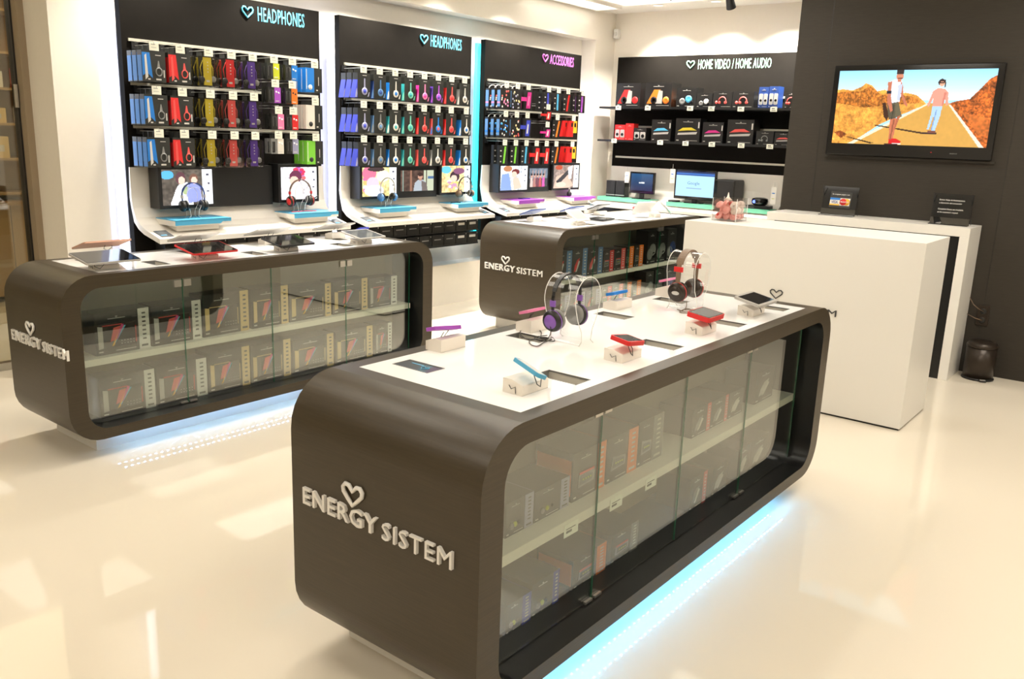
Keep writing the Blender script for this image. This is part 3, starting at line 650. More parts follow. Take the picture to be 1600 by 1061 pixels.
# --- middle-left island: tablets
for i, (y, bd, sc_, lab) in enumerate(((2.02, 'silver', 'off', 'silver-edged tablet lying tilted at the near end of the tablet island'), (2.57, 'red', 'off', 'red-edged black tablet second along the tablet island'),
                                       (3.10, 'blk', 'off', 'black tablet with blue reflection third along the tablet island'), (3.68, 'silver', 'offg', 'grey tablet farthest along the near edge of the tablet island'))):
    wd = (.27, .27, .25, .22)[i]
    block((-4.13, y, H), E_, .12, .07, .028, 'white wedge propping the '+('silver-edged', 'red-edged', 'third black', 'farthest grey')[i]+' tablet')
    slab_gadget('tablet', (-4.11, y, H+.058), E_, wd, .19, .009, .16, bd, sc_, lab, 'tablet', margin=.012, extra='bezel' if i != 3 else None)
for i, (y, m, lab) in enumerate(((2.17, 'rose', 'rose tablet seen edge-on at the near left of the tablet island'), (2.70, 'silver', 'pale grey tablet seen edge-on behind the red-edged tablet'),
                                 (3.20, 'silver', 'pale grey tablet seen edge-on behind the third black tablet'), (3.72, 'silver', 'pale grey tablet seen edge-on at the far back of the tablet island'))):
    block((-4.43, y, H), W_, .11, .07, .04, 'white wedge holding the '+('rose', 'pale grey', 'middle', 'farthest')[i]+' edge-on tablet, back row of tablet island')
    slab_gadget('tablet', (-4.44, y, H+.075), W_, .25, .16, .008, .30, m, 'off', lab, 'tablet', margin=.01)
slab_gadget('blue_phone', (-4.42, 4.02-.07, H+.045), W_, .09, .05, .012, .4, 'indigo', 'off', 'small blue gadget at the far back corner of the tablet island', 'gadget', sec=False)
block((-4.40, 3.95, H), W_, .06, .05, .025, 'white wedge under the small blue gadget')
# --- farthest island
for i, y in enumerate((5.87, 6.46, 6.90)):
    block((-4.40, y, H), W_, .12, .07, .04, 'white wedge, %s of three along the back of the farthest island' % ('first', 'second', 'third')[i])
    slab_gadget('tablet', (-4.42, y, H+.075), W_, .22, .14, .008, .38, ('navy', 'navy', 'blk')[i], 'off', 'thin dark tablet, %s of three edge-on at the farthest island' % ('first', 'second', 'third')[i], 'tablet')
block((-3.99, 5.93, H), E_, .12, .07, .028, 'white wedge under the cream framed reader')
slab_gadget('reader', (-4.0, 5.93, H+.078), E_, .20, .15, .009, .55, 'cream', 'silver', 'cream framed reader near the front of the farthest island', 'e-reader', margin=.02)
slab_gadget('tablet', (-4.12, 6.47, H+.012), E_+.1, .24, .17, .009, .02, 'blk', 'off', 'black tablet lying flat in the middle of the farthest island', 'tablet', sec=False)
block((-4.3, 7.30, H), W_, .10, .07, .03, 'white wedge under the red handheld on the farthest island')
slab_gadget('red_handheld', (-4.27, 7.34, H+.066), W_+.5, .16, .07, .014, .15, 'red', 'offg', 'red handheld on the farthest island near its back edge', 'gadget')
for sx, lab in ((1, 'grey tablet leaning right on the farthest island, crossing another'), (-1, 'grey tablet leaning left on the farthest island, crossing another')):
    slab_gadget('tablet', (-3.98+sx*.06, 7.18+sx*.10, H+.09), E_+.5*sx, .20, .15, .008, .8*sx, 'silver', 'offg', lab, 'tablet', sec=False)
block((-3.98, 7.19, H), E_, .09, .08, .05, 'silver prop under the two crossed grey tablets')

# ================================================================== boxed products
def product_box(name, w_, d_, h_, strip, sm, style, label=None, cat='product box', group=None, loc=(0, 0, 0), rz=0., body='card', side=None, art=None):
    """origin at the front-left bottom corner; front faces -Y, width +X"""
    b = MB(); b.box(0, 0, 0, w_, d_, h_, body)
    if side: b.box(-.0008, d_*.05, h_*.12, 0, d_*.95, h_*.85, side)
    W = w_-strip
    if strip:
        b.box(W, -.001, 0, w_, 0, h_, sm); b.box(w_, 0, 0, w_+.001, d_, h_, sm)
        k = 'ink' if sm in ('logow', 'gold', 'lav') else 'print'
        for i in range(7): b.box(W+strip*.35, -.0016, h_*(.86-.105*i), W+strip*.68, -.001, h_*(.90-.105*i), k)
        b.box(W+strip*.2, -.0016, h_*.06, W+strip*.8, -.001, h_*.11, k)
    # small maker's line and heart at the top, small print at the foot
    b.box(W*.30, -.0012, h_*.84, W*.70, 0, h_*.855, 'print'); heart(b, W*.05, h_*.03, .0012, 'print', Tr(W*.5, 0, h_*.885), 3)
    b.box(W*.06, -.0012, h_*.06, W*.16, 0, h_*.09, 'print'); b.box(W*.45, -.0012, h_*.06, W*.92, 0, h_*.075, 'print')
    if style == 'tablet':
        z0, z1 = h_*.16, h_*.70
        b.box(W*.10, -.0012, z0, W*.93, 0, z1, 'blkg')
        b.prism([(W*.06, z0-.004), (W*.17, z0), (W*.17, z1-.006), (W*.06, z1-.002)], -.002, 0, art or 'silver', 'y')
        b.box(W*.17, -.0016, z1-.004, W*.62, -.001, z1, 'red' if art != 'gold' else 'gold')
        b.prism([(W*.33, z0+h_*.13), (W*.48, z0+h_*.17), (W*.58, z1-h_*.05), (W*.42, z1-h_*.08)], -.0018, -.001, 'coral', 'y')
        b.prism([(W*.36, z0+h_*.02), (W*.41, z0+h_*.04), (W*.66, z1-h_*.06), (W*.60, z1-h_*.05)], -.0021, -.001, 'amber', 'y')
        b.prism([(W*.43, z0+h_*.1), (W*.45, z0+h_*.1), (W*.70, z1-h_*.05), (W*.66, z1-h_*.05)], -.0023, -.001, 'bluel', 'y')
        b.prism([(W*.46, z0+h_*.17), (W*.49, z0+h_*.17), (W*.66, z1-h_*.02), (W*.60, z1-h_*.02)], -.0025, -.001, 'magenta', 'y')
        for i in range(5):
            for j in range(2): b.box(W*(.58+.07*i), -.0016, z0+h_*(.05+.07*j), W*(.60+.07*i), -.001, z0+h_*(.065+.07*j), 'print')
        b.box(W*.92, -.0014, z0+.01, W*.94, 0, z1-.02, 'gold' if art == 'gold' else 'red')
    elif style == 'navigator':
        b.prism([(W*.2, h_*.25), (W*.85, h_*.28), (W*.88, h_*.50), (W*.24, h_*.55)], -.002, 0, 'grey', 'y')
        b.prism([(W*.27, h_*.30), (W*.78, h_*.32), (W*.80, h_*.46), (W*.30, h_*.49)], -.003, -.002, 'offg', 'y')
        for i in range(4): b.box(W*(.38+.1*i), -.0036, h_*.38, W*(.43+.1*i), -.003, h_*.41, 'lime')
        if art: b.box(W*.24, -.003, h_*.52, W*.85, -.001, h_*.56, art)
    elif style == 'camera':
        for i in range(3): b.lathe([(h_*(.10-.02*i), 0), (h_*(.09-.02*i), .004)], ('grey', 'lime', 'blkg')[i], 14, Tr(W*(.3+.18*i), 0, h_*(.28+.02*i)) @ Rx(PI/2))
    elif style == 'swirl':
        b.prism([(W*.2, h_*.2), (W*.5, h_*.3), (W*.7, h_*.68), (W*.45, h_*.62), (W*.25, h_*.42)], -.002, 0, art or 'red', 'y')
        b.prism([(W*.35, h_*.2), (W*.45, h_*.22), (W*.72, h_*.55), (W*.6, h_*.6)], -.003, 0, 'print', 'y')
    elif style == 'speaker':
        for i, (x, z, r, m) in enumerate(((.3, .3, .17, 'grey'), (.62, .42, .19, art or 'red'), (.75, .24, .12, 'blkg'))):
            b.lathe([(h_*r, 0), (h_*r*.9, .004), (h_*r*.5, .002)], m, 16, Tr(W*x, 0, h_*z) @ Rx(PI/2))
    elif style == 'fan':
        b.prism([(W*.08, h_*.14), (W*.34, h_*.72), (W*.58, h_*.72), (W*.40, h_*.14)], -.003, 0, art or 'red', 'y')
        b.prism([(W*.42, h_*.14), (W*.52, h_*.70), (W*.66, h_*.66), (W*.66, h_*.14)], -.004, 0, 'silver', 'y')
        b.lathe([(h_*.16, 0), (h_*.15, .006), (h_*.06, .003)], 'blkg', 16, Tr(W*.34, 0, h_*.28) @ Rx(PI/2))
        b.lathe([(h_*.15, 0), (h_*.14, .006), (h_*.06, .003)], art or 'red', 16, Tr(W*.80, 0, h_*.28) @ Rx(PI/2))
    elif style == 'ring':
        b.tube([(W*.5+h_*.24*math.cos(a), -.002, h_*.42+h_*.24*math.sin(a)) for a in [PI*i/10-.3 for i in range(12)]], h_*.035, art or 'coral', 5)
        for x in (.36, .66, .2): b.lathe([(h_*.10, 0), (h_*.08, .005)], 'coral' if art is None else art, 12, Tr(W*x, 0, h_*.32) @ Rx(PI/2))
    elif style == 'wedge':
        b.prism([(W*.1, h_*.30), (W*.86, h_*.34), (W*.90, h_*.44), (W*.12, h_*.38)], -.003, 0, 'silver', 'y')
        b.prism([(W*.1, h_*.46), (W*.3, h_*.60), (W*.65, h_*.62), (W*.88, h_*.50), (W*.5, h_*.50)], -.003, 0, art or 'yellow', 'y')
        b.box(W*.92, -.0015, h_*.6, W*.97, 0, h_*.85, 'print')
    elif style == 'pair':
        for x in (.06, .54):
            b.prism(rrect(W*x, W*(x+.40), h_*.16, h_*.68, .01, 4), -.003, 0, 'silver', 'y'); b.lathe([(W*.13, 0), (W*.12, .004), (W*.05, .002)], 'blkg', 14, Tr(W*(x+.2), -.003, h_*.36) @ Rx(PI/2))
    o = b.build(name, None, loc, rz)
    if label: tag(o, label, cat, group)
    return o
def on_shelf(xf, zb, ul, ur, us, vt, vu, name, depth, sm, style, label, group, **k):
    """box standing on an island shelf (front plane x = xf) between the picture columns given"""
    ym = at((ul+ur)/2, vt, 'x', xf)
    y0 = at(ul, vt+25, 'x', xf).y; y1 = at(us or ur, vt+25, 'x', xf).y; ys_ = at(ur, vt+25, 'x', xf).y
    h_ = max(.06, at(vu, vt, 'x', xf).z-zb)
    return product_box(name, y1-y0, depth, h_, (y1-ys_) if us else 0, sm, style, label, 'product box', group, (xf, y0, zb+.0005), PI/2, **k)
SH, BS = .470, Z0+.0525
g = 'boxed tablets on the upper shelf of the tablet island'
words = ('first', 'second', 'third', 'fourth', 'fifth', 'sixth', 'seventh', 'eighth', 'ninth')
U2 = [(147, 216, 233, 481, 224, 'logow'), (236, 300, 314, 469, 307, 'logow'), (316, 375, 388, 454, 380, 'gold'), (393, 439, 450, 446, 444, 'gold'), (452, 508, 517, 442.6, 512, 'gold'), (520, 565, 574, 434.5, 569, 'gold'), (577, 611, 620, 431, 616, 'logow')]
L2 = [(155, 226, 242, 577, 234, 'logow'), (244, 307, 323, 560, 315, 'logow'), (325, 378, 390, 541, 384, 'gold'), (392, 443, 454, 530, 448, 'gold'), (457, 511, 521, 521, 516, 'gold'), (524, 573, 582, 509, 577, 'gold'), (587, 606, 612, 504, 609, 'logow')]
for rowi, (L, z, rn) in enumerate(((U2, SH, 'upper'), (L2, BS, 'lower'))):
    for i, (a, c, d, vt, vu, m) in enumerate(L):
        on_shelf(-4.11, z, a, c, d, vt, vu, 'tablet_box', .12, m, 'tablet', 'black tablet box with %s spine, %s from left on %s tablet island shelf' % ('white' if m == 'logow' else 'yellow', words[i], rn),
                 'boxed tablets on the %s shelf of the tablet island' % rn, art='gold' if m == 'gold' else 'silver')
U3 = [(870, 885, 893, 392, 889, 'steelb', 'swirl', 'red'), (894, 910, 917, 388, 913, 'steelb', 'swirl', 'red'), (918, 934, 941, 386, 937, 'steelb', 'swirl', 'coral'), (942, 952, 958, 391, 955, 'red', 'navigator', 'coral'),
      (959.5, 970, 976, 388, 973, 'coral', 'navigator', 'coral'), (977, 983, 989, 385, 986, 'orange', 'navigator', None), (991, 998, 1004, 383, 1001, 'orange', 'navigator', None),
      (1012, 1025, 0, 361, 1018, 'grey', 'speaker', 'grey'), (1027, 1040, 0, 360, 1033, 'grey', 'speaker', 'grey'), (1043, 1056, 0, 358, 1050, 'grey', 'speaker', 'navy')]
cn = {'steelb': 'blue', 'red': 'red', 'coral': 'coral', 'orange': 'orange', 'grey': 'plain'}
for i, (a, c, d, vt, vu, m, st_, art) in enumerate(U3):
    on_shelf(-3.935, SH, a, c, d, vt, vu, 'player_box' if d else 'speaker_box', .13, m, st_, '%s black box%s, %s from left, upper shelf of farthest island' % ('small' if d else 'tall', ' with %s spine' % cn[m] if d else '', (words+('last',))[i]), 'boxes on the upper shelf of the farthest island', art=art)
for i, (a, c, d, vt, vu, m, st_, art) in enumerate(U3):
    if i == 7: a, c = 1013, 1025
    y0 = at(a, vt+25, 'x', -3.935).y; y1 = at(d or c, vt+25, 'x', -3.935).y; ys_ = at(c, vt+25, 'x', -3.935).y
    product_box('player_box' if d else 'speaker_box', y1-y0, .13, .19 if d else .25, (y1-ys_) if d else 0, m if i > 2 else 'lav', st_, '%s black box%s, %s from left, bottom shelf of farthest island' % ('small' if d else 'tall', ' with %s spine' % (cn[m] if i > 2 else 'pale'), (words+('last',))[i]) if d else 'tall black box, %s from left, bottom shelf of farthest island' % (words+('last',))[i],
                'product box', 'boxes on the bottom shelf of the farthest island', (-3.935, y0, BS+.0005), PI/2, art=art)
U1 = [(791, 820, 833, 769.6, 830, 'lav', 'camera', None, None), (836, 876, 889, 744.6, 888, 'lav', 'camera', None, None), (897, 934, 946, 690, 942, 'orange', 'navigator', 'red', 'orange'),
      (950, 982, 996, 668, 992, 'orange', 'navigator', None, None), (999, 1021, 1036, 645, 1034, 'grey', 'navigator', None, None), (1082, 1104, 1109, 634, 1100, 'coral', 'swirl', 'grey', None),
      (1111, 1132, 1136, 620, 1130, 'coral', 'swirl', 'grey', None), (1139, 1160, 0, 607, 1158, 'grey', 'swirl', 'silver', None), (1182, 1208, 0, 574, 1206, 'grey', 'swirl', 'silver', None)]
L1 = [(791, 816, 829, 925, 828, 'indigo', 'camera', None, None), (832, 864, 873, 890, 872, 'indigo', 'camera', None, None), (897, 932, 946, 848, 944, 'orange', 'navigator', 'coral', 'orange'), (956, 985, 996, 815, 994, 'grey', 'navigator', 'red', None),
      (1079, 1098, 1103, 738, 1100, 'coral', 'swirl', 'grey', None), (1113, 1135, 0, 722, 1130, 'grey', 'swirl', 'silver', None), (1153, 1170, 0, 696, 1168, 'grey', 'swirl', 'silver', None), (1172, 1198, 0, 682, 1190, 'grey', 'swirl', 'silver', None)]
cn.update({'lav': 'lavender', 'indigo': 'blue'})
for (L, z, rn) in ((U1, SH, 'upper'), (L1, BS, 'bottom')):
    for i, (a, c, d, vt, vu, m, st_, art, side) in enumerate(L):
        o = on_shelf(-1.395, z, a, c, d, vt, vu, 'gadget_box', .15, m, st_, 'dark product box with %s, %s from left on nearest island %s shelf' % (cn[m]+' spine' if d else 'plain front', words[i], rn), 'boxes on the %s shelf of the nearest island' % rn, art=art, side=side, body='card2')
for u, v in ((843, 838), (955, 800-28), (985, 762)):     # shelf price cards
    p = at(u, v, 'x', -1.333)
for i, y in enumerate((1.99, 2.25, 2.48)):
    b = MB(); b.box(0, -.0015, -.042, .075, 0, 0, 'tag'); b.box(.01, -.002, -.03, .04, -.0015, -.022, 'ink'); b.box(.01, -.002, -.018, .06, -.0015, -.015, 'ink')
    tag(b.build('shelf_price_card', None, (-1.332, y, .458), PI/2), 'white price card on the nearest island shelf edge, %s of three from left' % words[i], 'price card', 'price cards on the nearest island shelf')

# ================================================================== west wall displays
XP = -5.415                                   # front face of the dark panels
PAN = [(2.865, 4.418), (4.614, 6.163), (6.356, 7.943)]
PN = ['left', 'middle', 'right']
def panel(i, title, tcol, tx, tw):
    y0, y1 = PAN[i]; h1 = 2.455
    R = root('wall_display', (XP, y0, 0), E_, 'tall dark display panel titled %s, %s of three on the long wall' % (title.lower(), PN[i]), 'wall display')
    W = y1-y0
    b = MB(); b.box(0, 0, .60, W, .055, h1, 'panel'); b.build('board', R)
    for z in (2.10, 1.835, 1.57):
        b = MB(); b.box(.04, -.014, z-.009, W-.03, 0, z+.009, 'rail'); b.build('slot_rail', R)
    b = MB(); b.text(title, tw, .096, .002, tcol, Tr(tx-y0, 0, 2.322), .003, 1.08); b.build('title_lettering', R)
    b = MB(); heart(b, .088, .074, .0065, tcol, Tr(tx-y0-.088, 0, 2.372)); b.build('title_heart', R)
    # light strips on the back edges
    for k, (a, c) in enumerate(((-.062, -.012), (W+.0, W+.02))):
        b = MB(); b.box(a, .045 if k == 0 else .10, .66, c, .075 if k == 0 else .12, 2.42, 'ledc' if (i == 2 and k == 0) else 'ledw'); b.build('light_strip', R)
    for yy in (y0-.04, y1+.02):
        area((XP-.09, yy, 1.5), 1.7, .04, 1.3, (.45, .48, 1), (0, PI/2, 0))
    return R
panel(0, 'HEADPHONES', 'bluet', 3.874, .406); panel(1, 'HEADPHONES', 'bluet', 5.628, .398); panel(2, 'ACCESSORIES', 'purt', 7.375, .425)

# curved white desks below the panels
PROF = [(-.012, 1.315), (-.012, 1.12), (-.030+.03, 1.08), (.025, 1.0), (.075, .948), (.13, .922), (.20, .905), (.31, .882)]
def desk(i):
    y0, y1 = PAN[i]; W = y1-y0+.02
    R = root('wall_desk', (XP+.0, y0-.005, 0), E_, 'white curved desk under the %s display panel' % PN[i], 'desk')
    pr = [(-.008, 1.315), (-.008, 1.12), (.004, 1.055), (.034, .995), (.085, .952), (.15, .925), (.31, .884)]
    top = [(-x-.012, z) for x, z in pr]; bot = [(-x+.016, z-.030) if k > 2 else (-x+.010, z) for k, (x, z) in enumerate(pr)]
    bot[-1] = (-.322, .852); bot[0] = (.004, 1.315)
    poly = top+bot[::-1]
    b = MB(); n = len(top)
    for k in range(n-1):
        b.add([(0, *top[k]), (W, *top[k]), (W, *top[k+1]), (0, *top[k+1])], [(0, 1, 2, 3)], 'desk', True)
        b.add([(0, *bot[k]), (W, *bot[k]), (W, *bot[k+1]), (0, *bot[k+1])], [(3, 2, 1, 0)], 'desk', True)
        for x, o in ((0, 1), (W, -1)): b.add([(x, *top[k]), (x, *top[k+1]), (x, *bot[k+1]), (x, *bot[k])], [(0, 1, 2, 3)[::o]], 'desk')
    b.add([(0, *top[0]), (W, *top[0]), (W, *bot[0]), (0, *bot[0])], [(3, 2, 1, 0)], 'desk'); b.add([(0, *top[-1]), (W, *top[-1]), (W, *bot[-1]), (0, *bot[-1])], [(0, 1, 2, 3)], 'desk')
    b.build('curved_top', R, merge=False)
    for x in (.03, W-.115):
        S = Tr(x, -.275, .8975) @ Rx(.26)
        b = MB(); b.box(0, -.02, 0, .085, .085, .0022, 'offg', S); b.box(.01, .0, .0022, .05, .012, .0026, 'bluel', S); b.build('inset_window', R)
    return R
for i in range(3): desk(i)

def riser(y0, y1, col, label, x=-5.12, rz=E_, zt=.992):
    """wedge shaped stand on the sloping desk with a coloured top sheet"""
    R = root('product_riser', (x, y0, 0) if rz else (y0, x, 0), rz, label, 'riser'); W = y1-y0
    b = MB(); b.prism([(.055, .915), (.055, zt-.035), (0, zt-.035), (0, zt-.004), (.24, zt-.004), (.24, zt-.035), (.22, zt-.05)], .04, W-.06, 'desk', 'x')
    b.box(0, .001, zt-.040, W, .23, zt-.006, 'desk'); b.build('base', R)
    b = MB(); b.box(0, -.002, zt-.006, W, .235, zt, col); b.prism([(0, zt-.034), (W*.80, zt-.034), (W*.84, zt-.022), (W, zt-.022), (W, zt-.004), (0, zt-.004)], -.002, .001, col, 'y'); b.build('coloured_top', R)
    return R
RZ = .992
for i, (offs, nm, col) in enumerate((((.123, 1.06), 'left', 'bluel'), ((.15, 1.085), 'middle', 'bluel'), ((.215, 1.15), 'right', 'violet'))):
    for k, o in enumerate(offs):
        riser(PAN[i][0]+o, PAN[i][0]+o+.41, col, '%s-topped riser at the %s end of the desk under the %s panel' % ('blue' if i < 2 else 'purple', ('near', 'far')[k], nm))

# screens over the desks
def lit(name, y0, y1, z0, z1, xf, label, pic, margin=.022, dep=.12, mat_='scr', mb_=None):
    R = root('signage_screen', (xf, y0, z0), E_, label, 'screen'); W, h_ = y1-y0, z1-z0
    b = MB(); b.box(0, 0, 0, W, dep, h_, 'blk'); b.build('housing', R, bevel=.003)
    if pic is not None:
        mb_ = margin if mb_ is None else mb_
        pic.mesh('picture', W-2*margin, h_-margin-mb_, R, Tr(margin, -.0015, mb_), mat_)
    return R
def people(bg, blobs, strip=True, marks=((.88, .12), (.9, .38), (.88, .6)), seed=1, splash=None):
    p = Pic(72, 56, bg); r = np.random.RandomState(seed); p.mottle(p.X >= 0, .5, 3)
    if splash:
        for _ in range(26): a = r.rand(2); p.ell(splash[0]+.3*(a[0]-.5), splash[1]+.4*(a[1]-.5), .03+.07*r.rand(), .03+.06*r.rand(), splash[2+r.randint(len(splash)-2)])
    for q in blobs: (p.ell if len(q) == 5 else lambda *z: p.poly(*z))(*q)
    if strip:
        p.rect(.79, 0, 1, 1, (248, 250, 252))
        for a, c in marks: p.rect(a, c, a+.045, c+.05, (70, 70, 90))
    return p
SK = (246, 206, 186); HB = (96, 60, 70)
pA = people((92, 84, 76), [(.10, .15, .13, .12, (90, 180, 240)), ([(.15, .95), (.28, .5), (.35, .38), (.5, .36), (.55, .6), (.6, 1), (.15, 1)], (244, 246, 246)), (.36, .24, .10, .17, HB), (.37, .30, .075, .13, SK), (.36, .24, .095, .17, HB), (.38, .31, .065, .11, SK),
            ([(.45, .5), (.6, .36), (.75, .5), (.78, .9), (.5, .95)], (150, 160, 225)), (.62, .26, .09, .14, (120, 84, 70)), (.63, .31, .06, .10, SK), ([(.42, .42), (.5, .5), (.46, .72), (.4, .68)], (170, 190, 130))], seed=2)
pB = people((246, 240, 246), [(.40, .30, .17, .20, (110, 52, 78)), (.36, .42, .12, .14, SK), ([(.3, .5), (.5, .45), (.62, .7), (.5, 1), (.2, 1)], (250, 236, 230))], True, seed=3, splash=(.5, .22, (216, 60, 96), (170, 60, 150), (230, 110, 110), (190, 120, 200)))
pC = people((250, 226, 150), [(.2, .2, .2, .25, (240, 120, 150)), (.30, .55, .18, .22, (246, 200, 214)), (.34, .80, .28, .2, (236, 240, 250)), (.6, .3, .2, .2, (252, 244, 214)), (.4, .06, .25, .08, (74, 60, 60))], True, seed=4, splash=(.2, .6, (250, 190, 120), (244, 240, 230), (236, 110, 170), (252, 214, 90)))
pD = people((250, 214, 150), [(.15, .15, .17, .14, (110, 200, 240)), (.45, .4, .17, .2, (70, 50, 60)), (.42, .48, .11, .13, SK), (.6, .2, .2, .12, (140, 90, 120))], True, seed=6, splash=(.4, .7, (252, 196, 120), (250, 236, 220), (200, 150, 180), (250, 220, 120)))
pE = people((232, 240, 250), [([(0, 1), (.05, .35), (.3, .3), (.42, 1)], (140, 166, 216)), (.26, .12, .16, .12, (190, 130, 90)), (.55, .25, .15, .12, (120, 50, 50)), (.50, .36, .10, .13, SK), ([(.45, .5), (.66, .48), (.8, .9), (.5, 1)], (240, 200, 180))], True, seed=7)
pF = people((150, 130, 120), [([(0, 1), (.1, .5), (.5, .3), (.8, .9), (.6, 1)], (226, 190, 170)), ([(.1, .7), (.6, .15), (.7, .25), (.2, .85)], (60, 60, 64)), (.2, .1, .14, .1, (190, 80, 50)), ([(.55, .1), (.75, 0), (.7, .6), (.6, .6)], (235, 235, 235)), (.3, .85, .2, .12, (236, 208, 190))], True, seed=8)
lit('s', 2.975, 3.385, 1.052, 1.328, -5.272, 'lit screen showing two people with headphones, near end of left desk', pA)
lit('s', 3.905, 4.275, 1.058, 1.338, -5.272, 'lit screen with a red-haired figure, far end of left desk', pB)
lit('s', 3.395, 3.895, 1.045, 1.325, -5.33, 'switched-off black screen between the two lit ones, left desk', None, dep=.07)
lit('s', 4.690, 5.110, 1.055, 1.330, -5.272, 'lit screen with a bright yellow and pink picture, near end of middle desk', pC)
lit('s', 5.620, 6.040, 1.062, 1.340, -5.272, 'lit screen with an orange and blue picture, far end of middle desk', pD)
q = Pic(72, 48, (86, 66, 58)); q.mottle(q.X >= 0, .5, 4); q.rect(.7, 0, 1, 1, (190, 196, 170)); q.rect(.28, 0, .33, 1, (150, 110, 90)); q.rect(.05, 0, .09, 1, (140, 160, 150)); q.rect(.82, .3, 1, .42, (80, 110, 150)); q.rect(.76, 0, .79, 1, (70, 56, 50))
q.poly([(.38, 1), (.42, .6), (.52, .45), (.68, .46), (.78, .62), (.82, 1)], (170, 178, 186)); q.poly([(.62, .5), (.78, .62), (.82, 1), (.64, 1)], (110, 100, 96)); q.ell(.585, .3, .075, .14, (196, 150, 128)); q.ell(.585, .2, .085, .09, (60, 44, 40)); q.rect(.55, .4, .62, .5, (180, 134, 112))
lit('s', 5.120, 5.610, 1.050, 1.325, -5.30, 'screen showing a person in a pale shirt outdoors, centre of middle desk', q, .045, .09, mb_=.055)
lit('s', 6.440, 6.905, 1.058, 1.335, -5.272, 'lit screen with a blue-shirted person, near end of right desk', pE)
lit('s', 7.310, 7.810, 1.058, 1.338, -5.272, 'lit screen with a diagonal black and white picture, far end of right desk', pF)
q = Pic(72, 48, (120, 128, 140)); q.mottle(q.X >= 0, .4, 4); q.rect(0, .55, 1, 1, (70, 62, 62))
for k, (x, c) in enumerate(((.12, (210, 190, 180)), (.28, (180, 120, 110)), (.44, (120, 60, 70)), (.60, (190, 80, 80)), (.78, (210, 90, 170)))): q.poly([(x-.08, 1), (x-.06, .5), (x+.06, .5), (x+.08, 1)], c); q.ell(x, .40, .05, .10, (206, 156, 134)); q.rect(x+.05, .1, x+.075, .5, (206, 156, 134)); q.ell(x, .33, .055, .06, (50, 34, 34))
lit('s', 6.915, 7.300, 1.050, 1.325, -5.30, 'screen showing a row of people with raised arms, centre of right desk', q, .04, .09, mb_=.05)

# demo headphones and stands on the risers
def demo(y, label, slabel, **k):
    headphone_stand((-5.235, y, RZ), E_, slabel, .20, .055, .05)
    headphones((-5.22, y, RZ+.085), E_, label, **k)
demo(3.185, 'navy blue headphones on a clear stand, near end of left desk', 'clear stand under the navy blue demo headphones', cup='blk', band='navy', spread=.082, top=.145, cupr=.036)
demo(4.06, 'red and black headset with microphone, far end of left desk', 'clear stand under the red and black demo headset', cup='binb', band='cablew', accent='red', spread=.098, top=.15, cupr=.038, mic=True)
demo(4.94, 'slim grey headphones with teal cups, near end of middle desk', 'clear stand under the slim grey demo headphones', cup='steelb', band='steel', spread=.078, top=.15, cupr=.033, bw=.008)
demo(5.90, 'black headphones with copper cup, far end of middle desk', 'clear stand under the black demo headphones with copper cup', cup='cablew', band='blk', spread=.092, top=.145, cupr=.032, bw=.010)
o = cable([(-5.20, 3.96, RZ+.004), (-5.17, 4.02, RZ+.008), (-5.22, 4.08, RZ+.004), (-5.16, 4.13, RZ+.008), (-5.19, 4.18, RZ+.004)], 'coiled red cable at the foot of the red headset', 'red', .003)
o = cable([(-5.24, 5.73, RZ+.004), (-5.22, 5.77, RZ+.006), (-5.25, 5.80, RZ+.004), (-5.21, 5.83, RZ+.004)], 'short black cable on the far blue riser, middle desk', 'blk', .004)
slab_gadget('phone_case', (-5.23, 6.79, RZ+.006), E_, .12, .07, .010, 0, 'purple', 'off', 'dark purple phone case lying on the near purple riser', 'phone case', sec=False)
headphones((-5.25, 7.60, RZ+.03), E_+.6, 'small folded black headphones lying on the far purple riser', 'blk', 'blk', None, 'blk', .045, .06, .026)

# ------------------------------------------------ hanging goods
def hook(y, z, n, label, group, ln=.235, tagm=True):
    R = root('display_hook', (XP, y, z), E_, label, 'hook', group)
    b = MB(); b.box(-.022, -.012, -.022, .022, -.001, .022, 'blk'); b.tube([(0, -.01, 0), (0, -ln, .002), (0, -ln-.006, .014)], .0028, 'silver', 5); b.build('rod', R)
    if tagm:
        b = MB(); b.tube([(0, -.012, .02), (0, -ln, .022)], .0018, 'silver', 4); b.box(-.031, -ln-.002, -.036, .031, -ln, .016, 'tag'); b.box(-.02, -ln-.0025, -.001, .008, -ln-.002, .003, 'grey'); b.box(-.02, -ln-.0025, -.018, .015, -ln-.002, -.016, 'grey'); b.build('price_tag', R)
    return R
def pk_box(c):            # black card box with coloured window on its left side
    b = MB(); w_, d_, h_ = .155, .052, .185
    b.box(0, 0, 0, w_, d_, h_, 'card2'); b.box(-.001, .003, .006, 0, d_-.003, h_-.03, c)
    b.prism([(.002, .035), (.002, h_-.012), (.052, h_-.012), (.066, .022), (.03, .055)], -.0015, 0, c, 'y')
    b.prism([(.018, .012), (.018, h_-.03), (.030, h_-.02), (.036, .03)], -.0022, -.0015, 'print' if c == 'blue' else 'coral', 'y')
    b.tube([(.108+.020*math.cos(a), -.002, .062+.024*math.sin(a)) for a in [2*PI*k/12 for k in range(12)]], .0045, 'grey' if c == 'blue' else 'coral', 4, True)
    b.prism([(.098, .088), (.118, .088), (.111, .128), (.105, .128)], -.002, 0, 'grey' if c == 'blue' else 'coral', 'y')
    b.box(.088, -.0015, .012, .122, 0, .022, 'print'); b.box(.139, -.0015, .03, .146, 0, .075, 'print'); b.box(.09, -.0015, .158, .126, 0, .162, 'print'); b.box(.035, -.0022, .012, .05, 0, .02, 'print')
    b.box(w_/2-.02, .02, h_, w_/2+.02, .024, h_+.035, 'card2'); return b
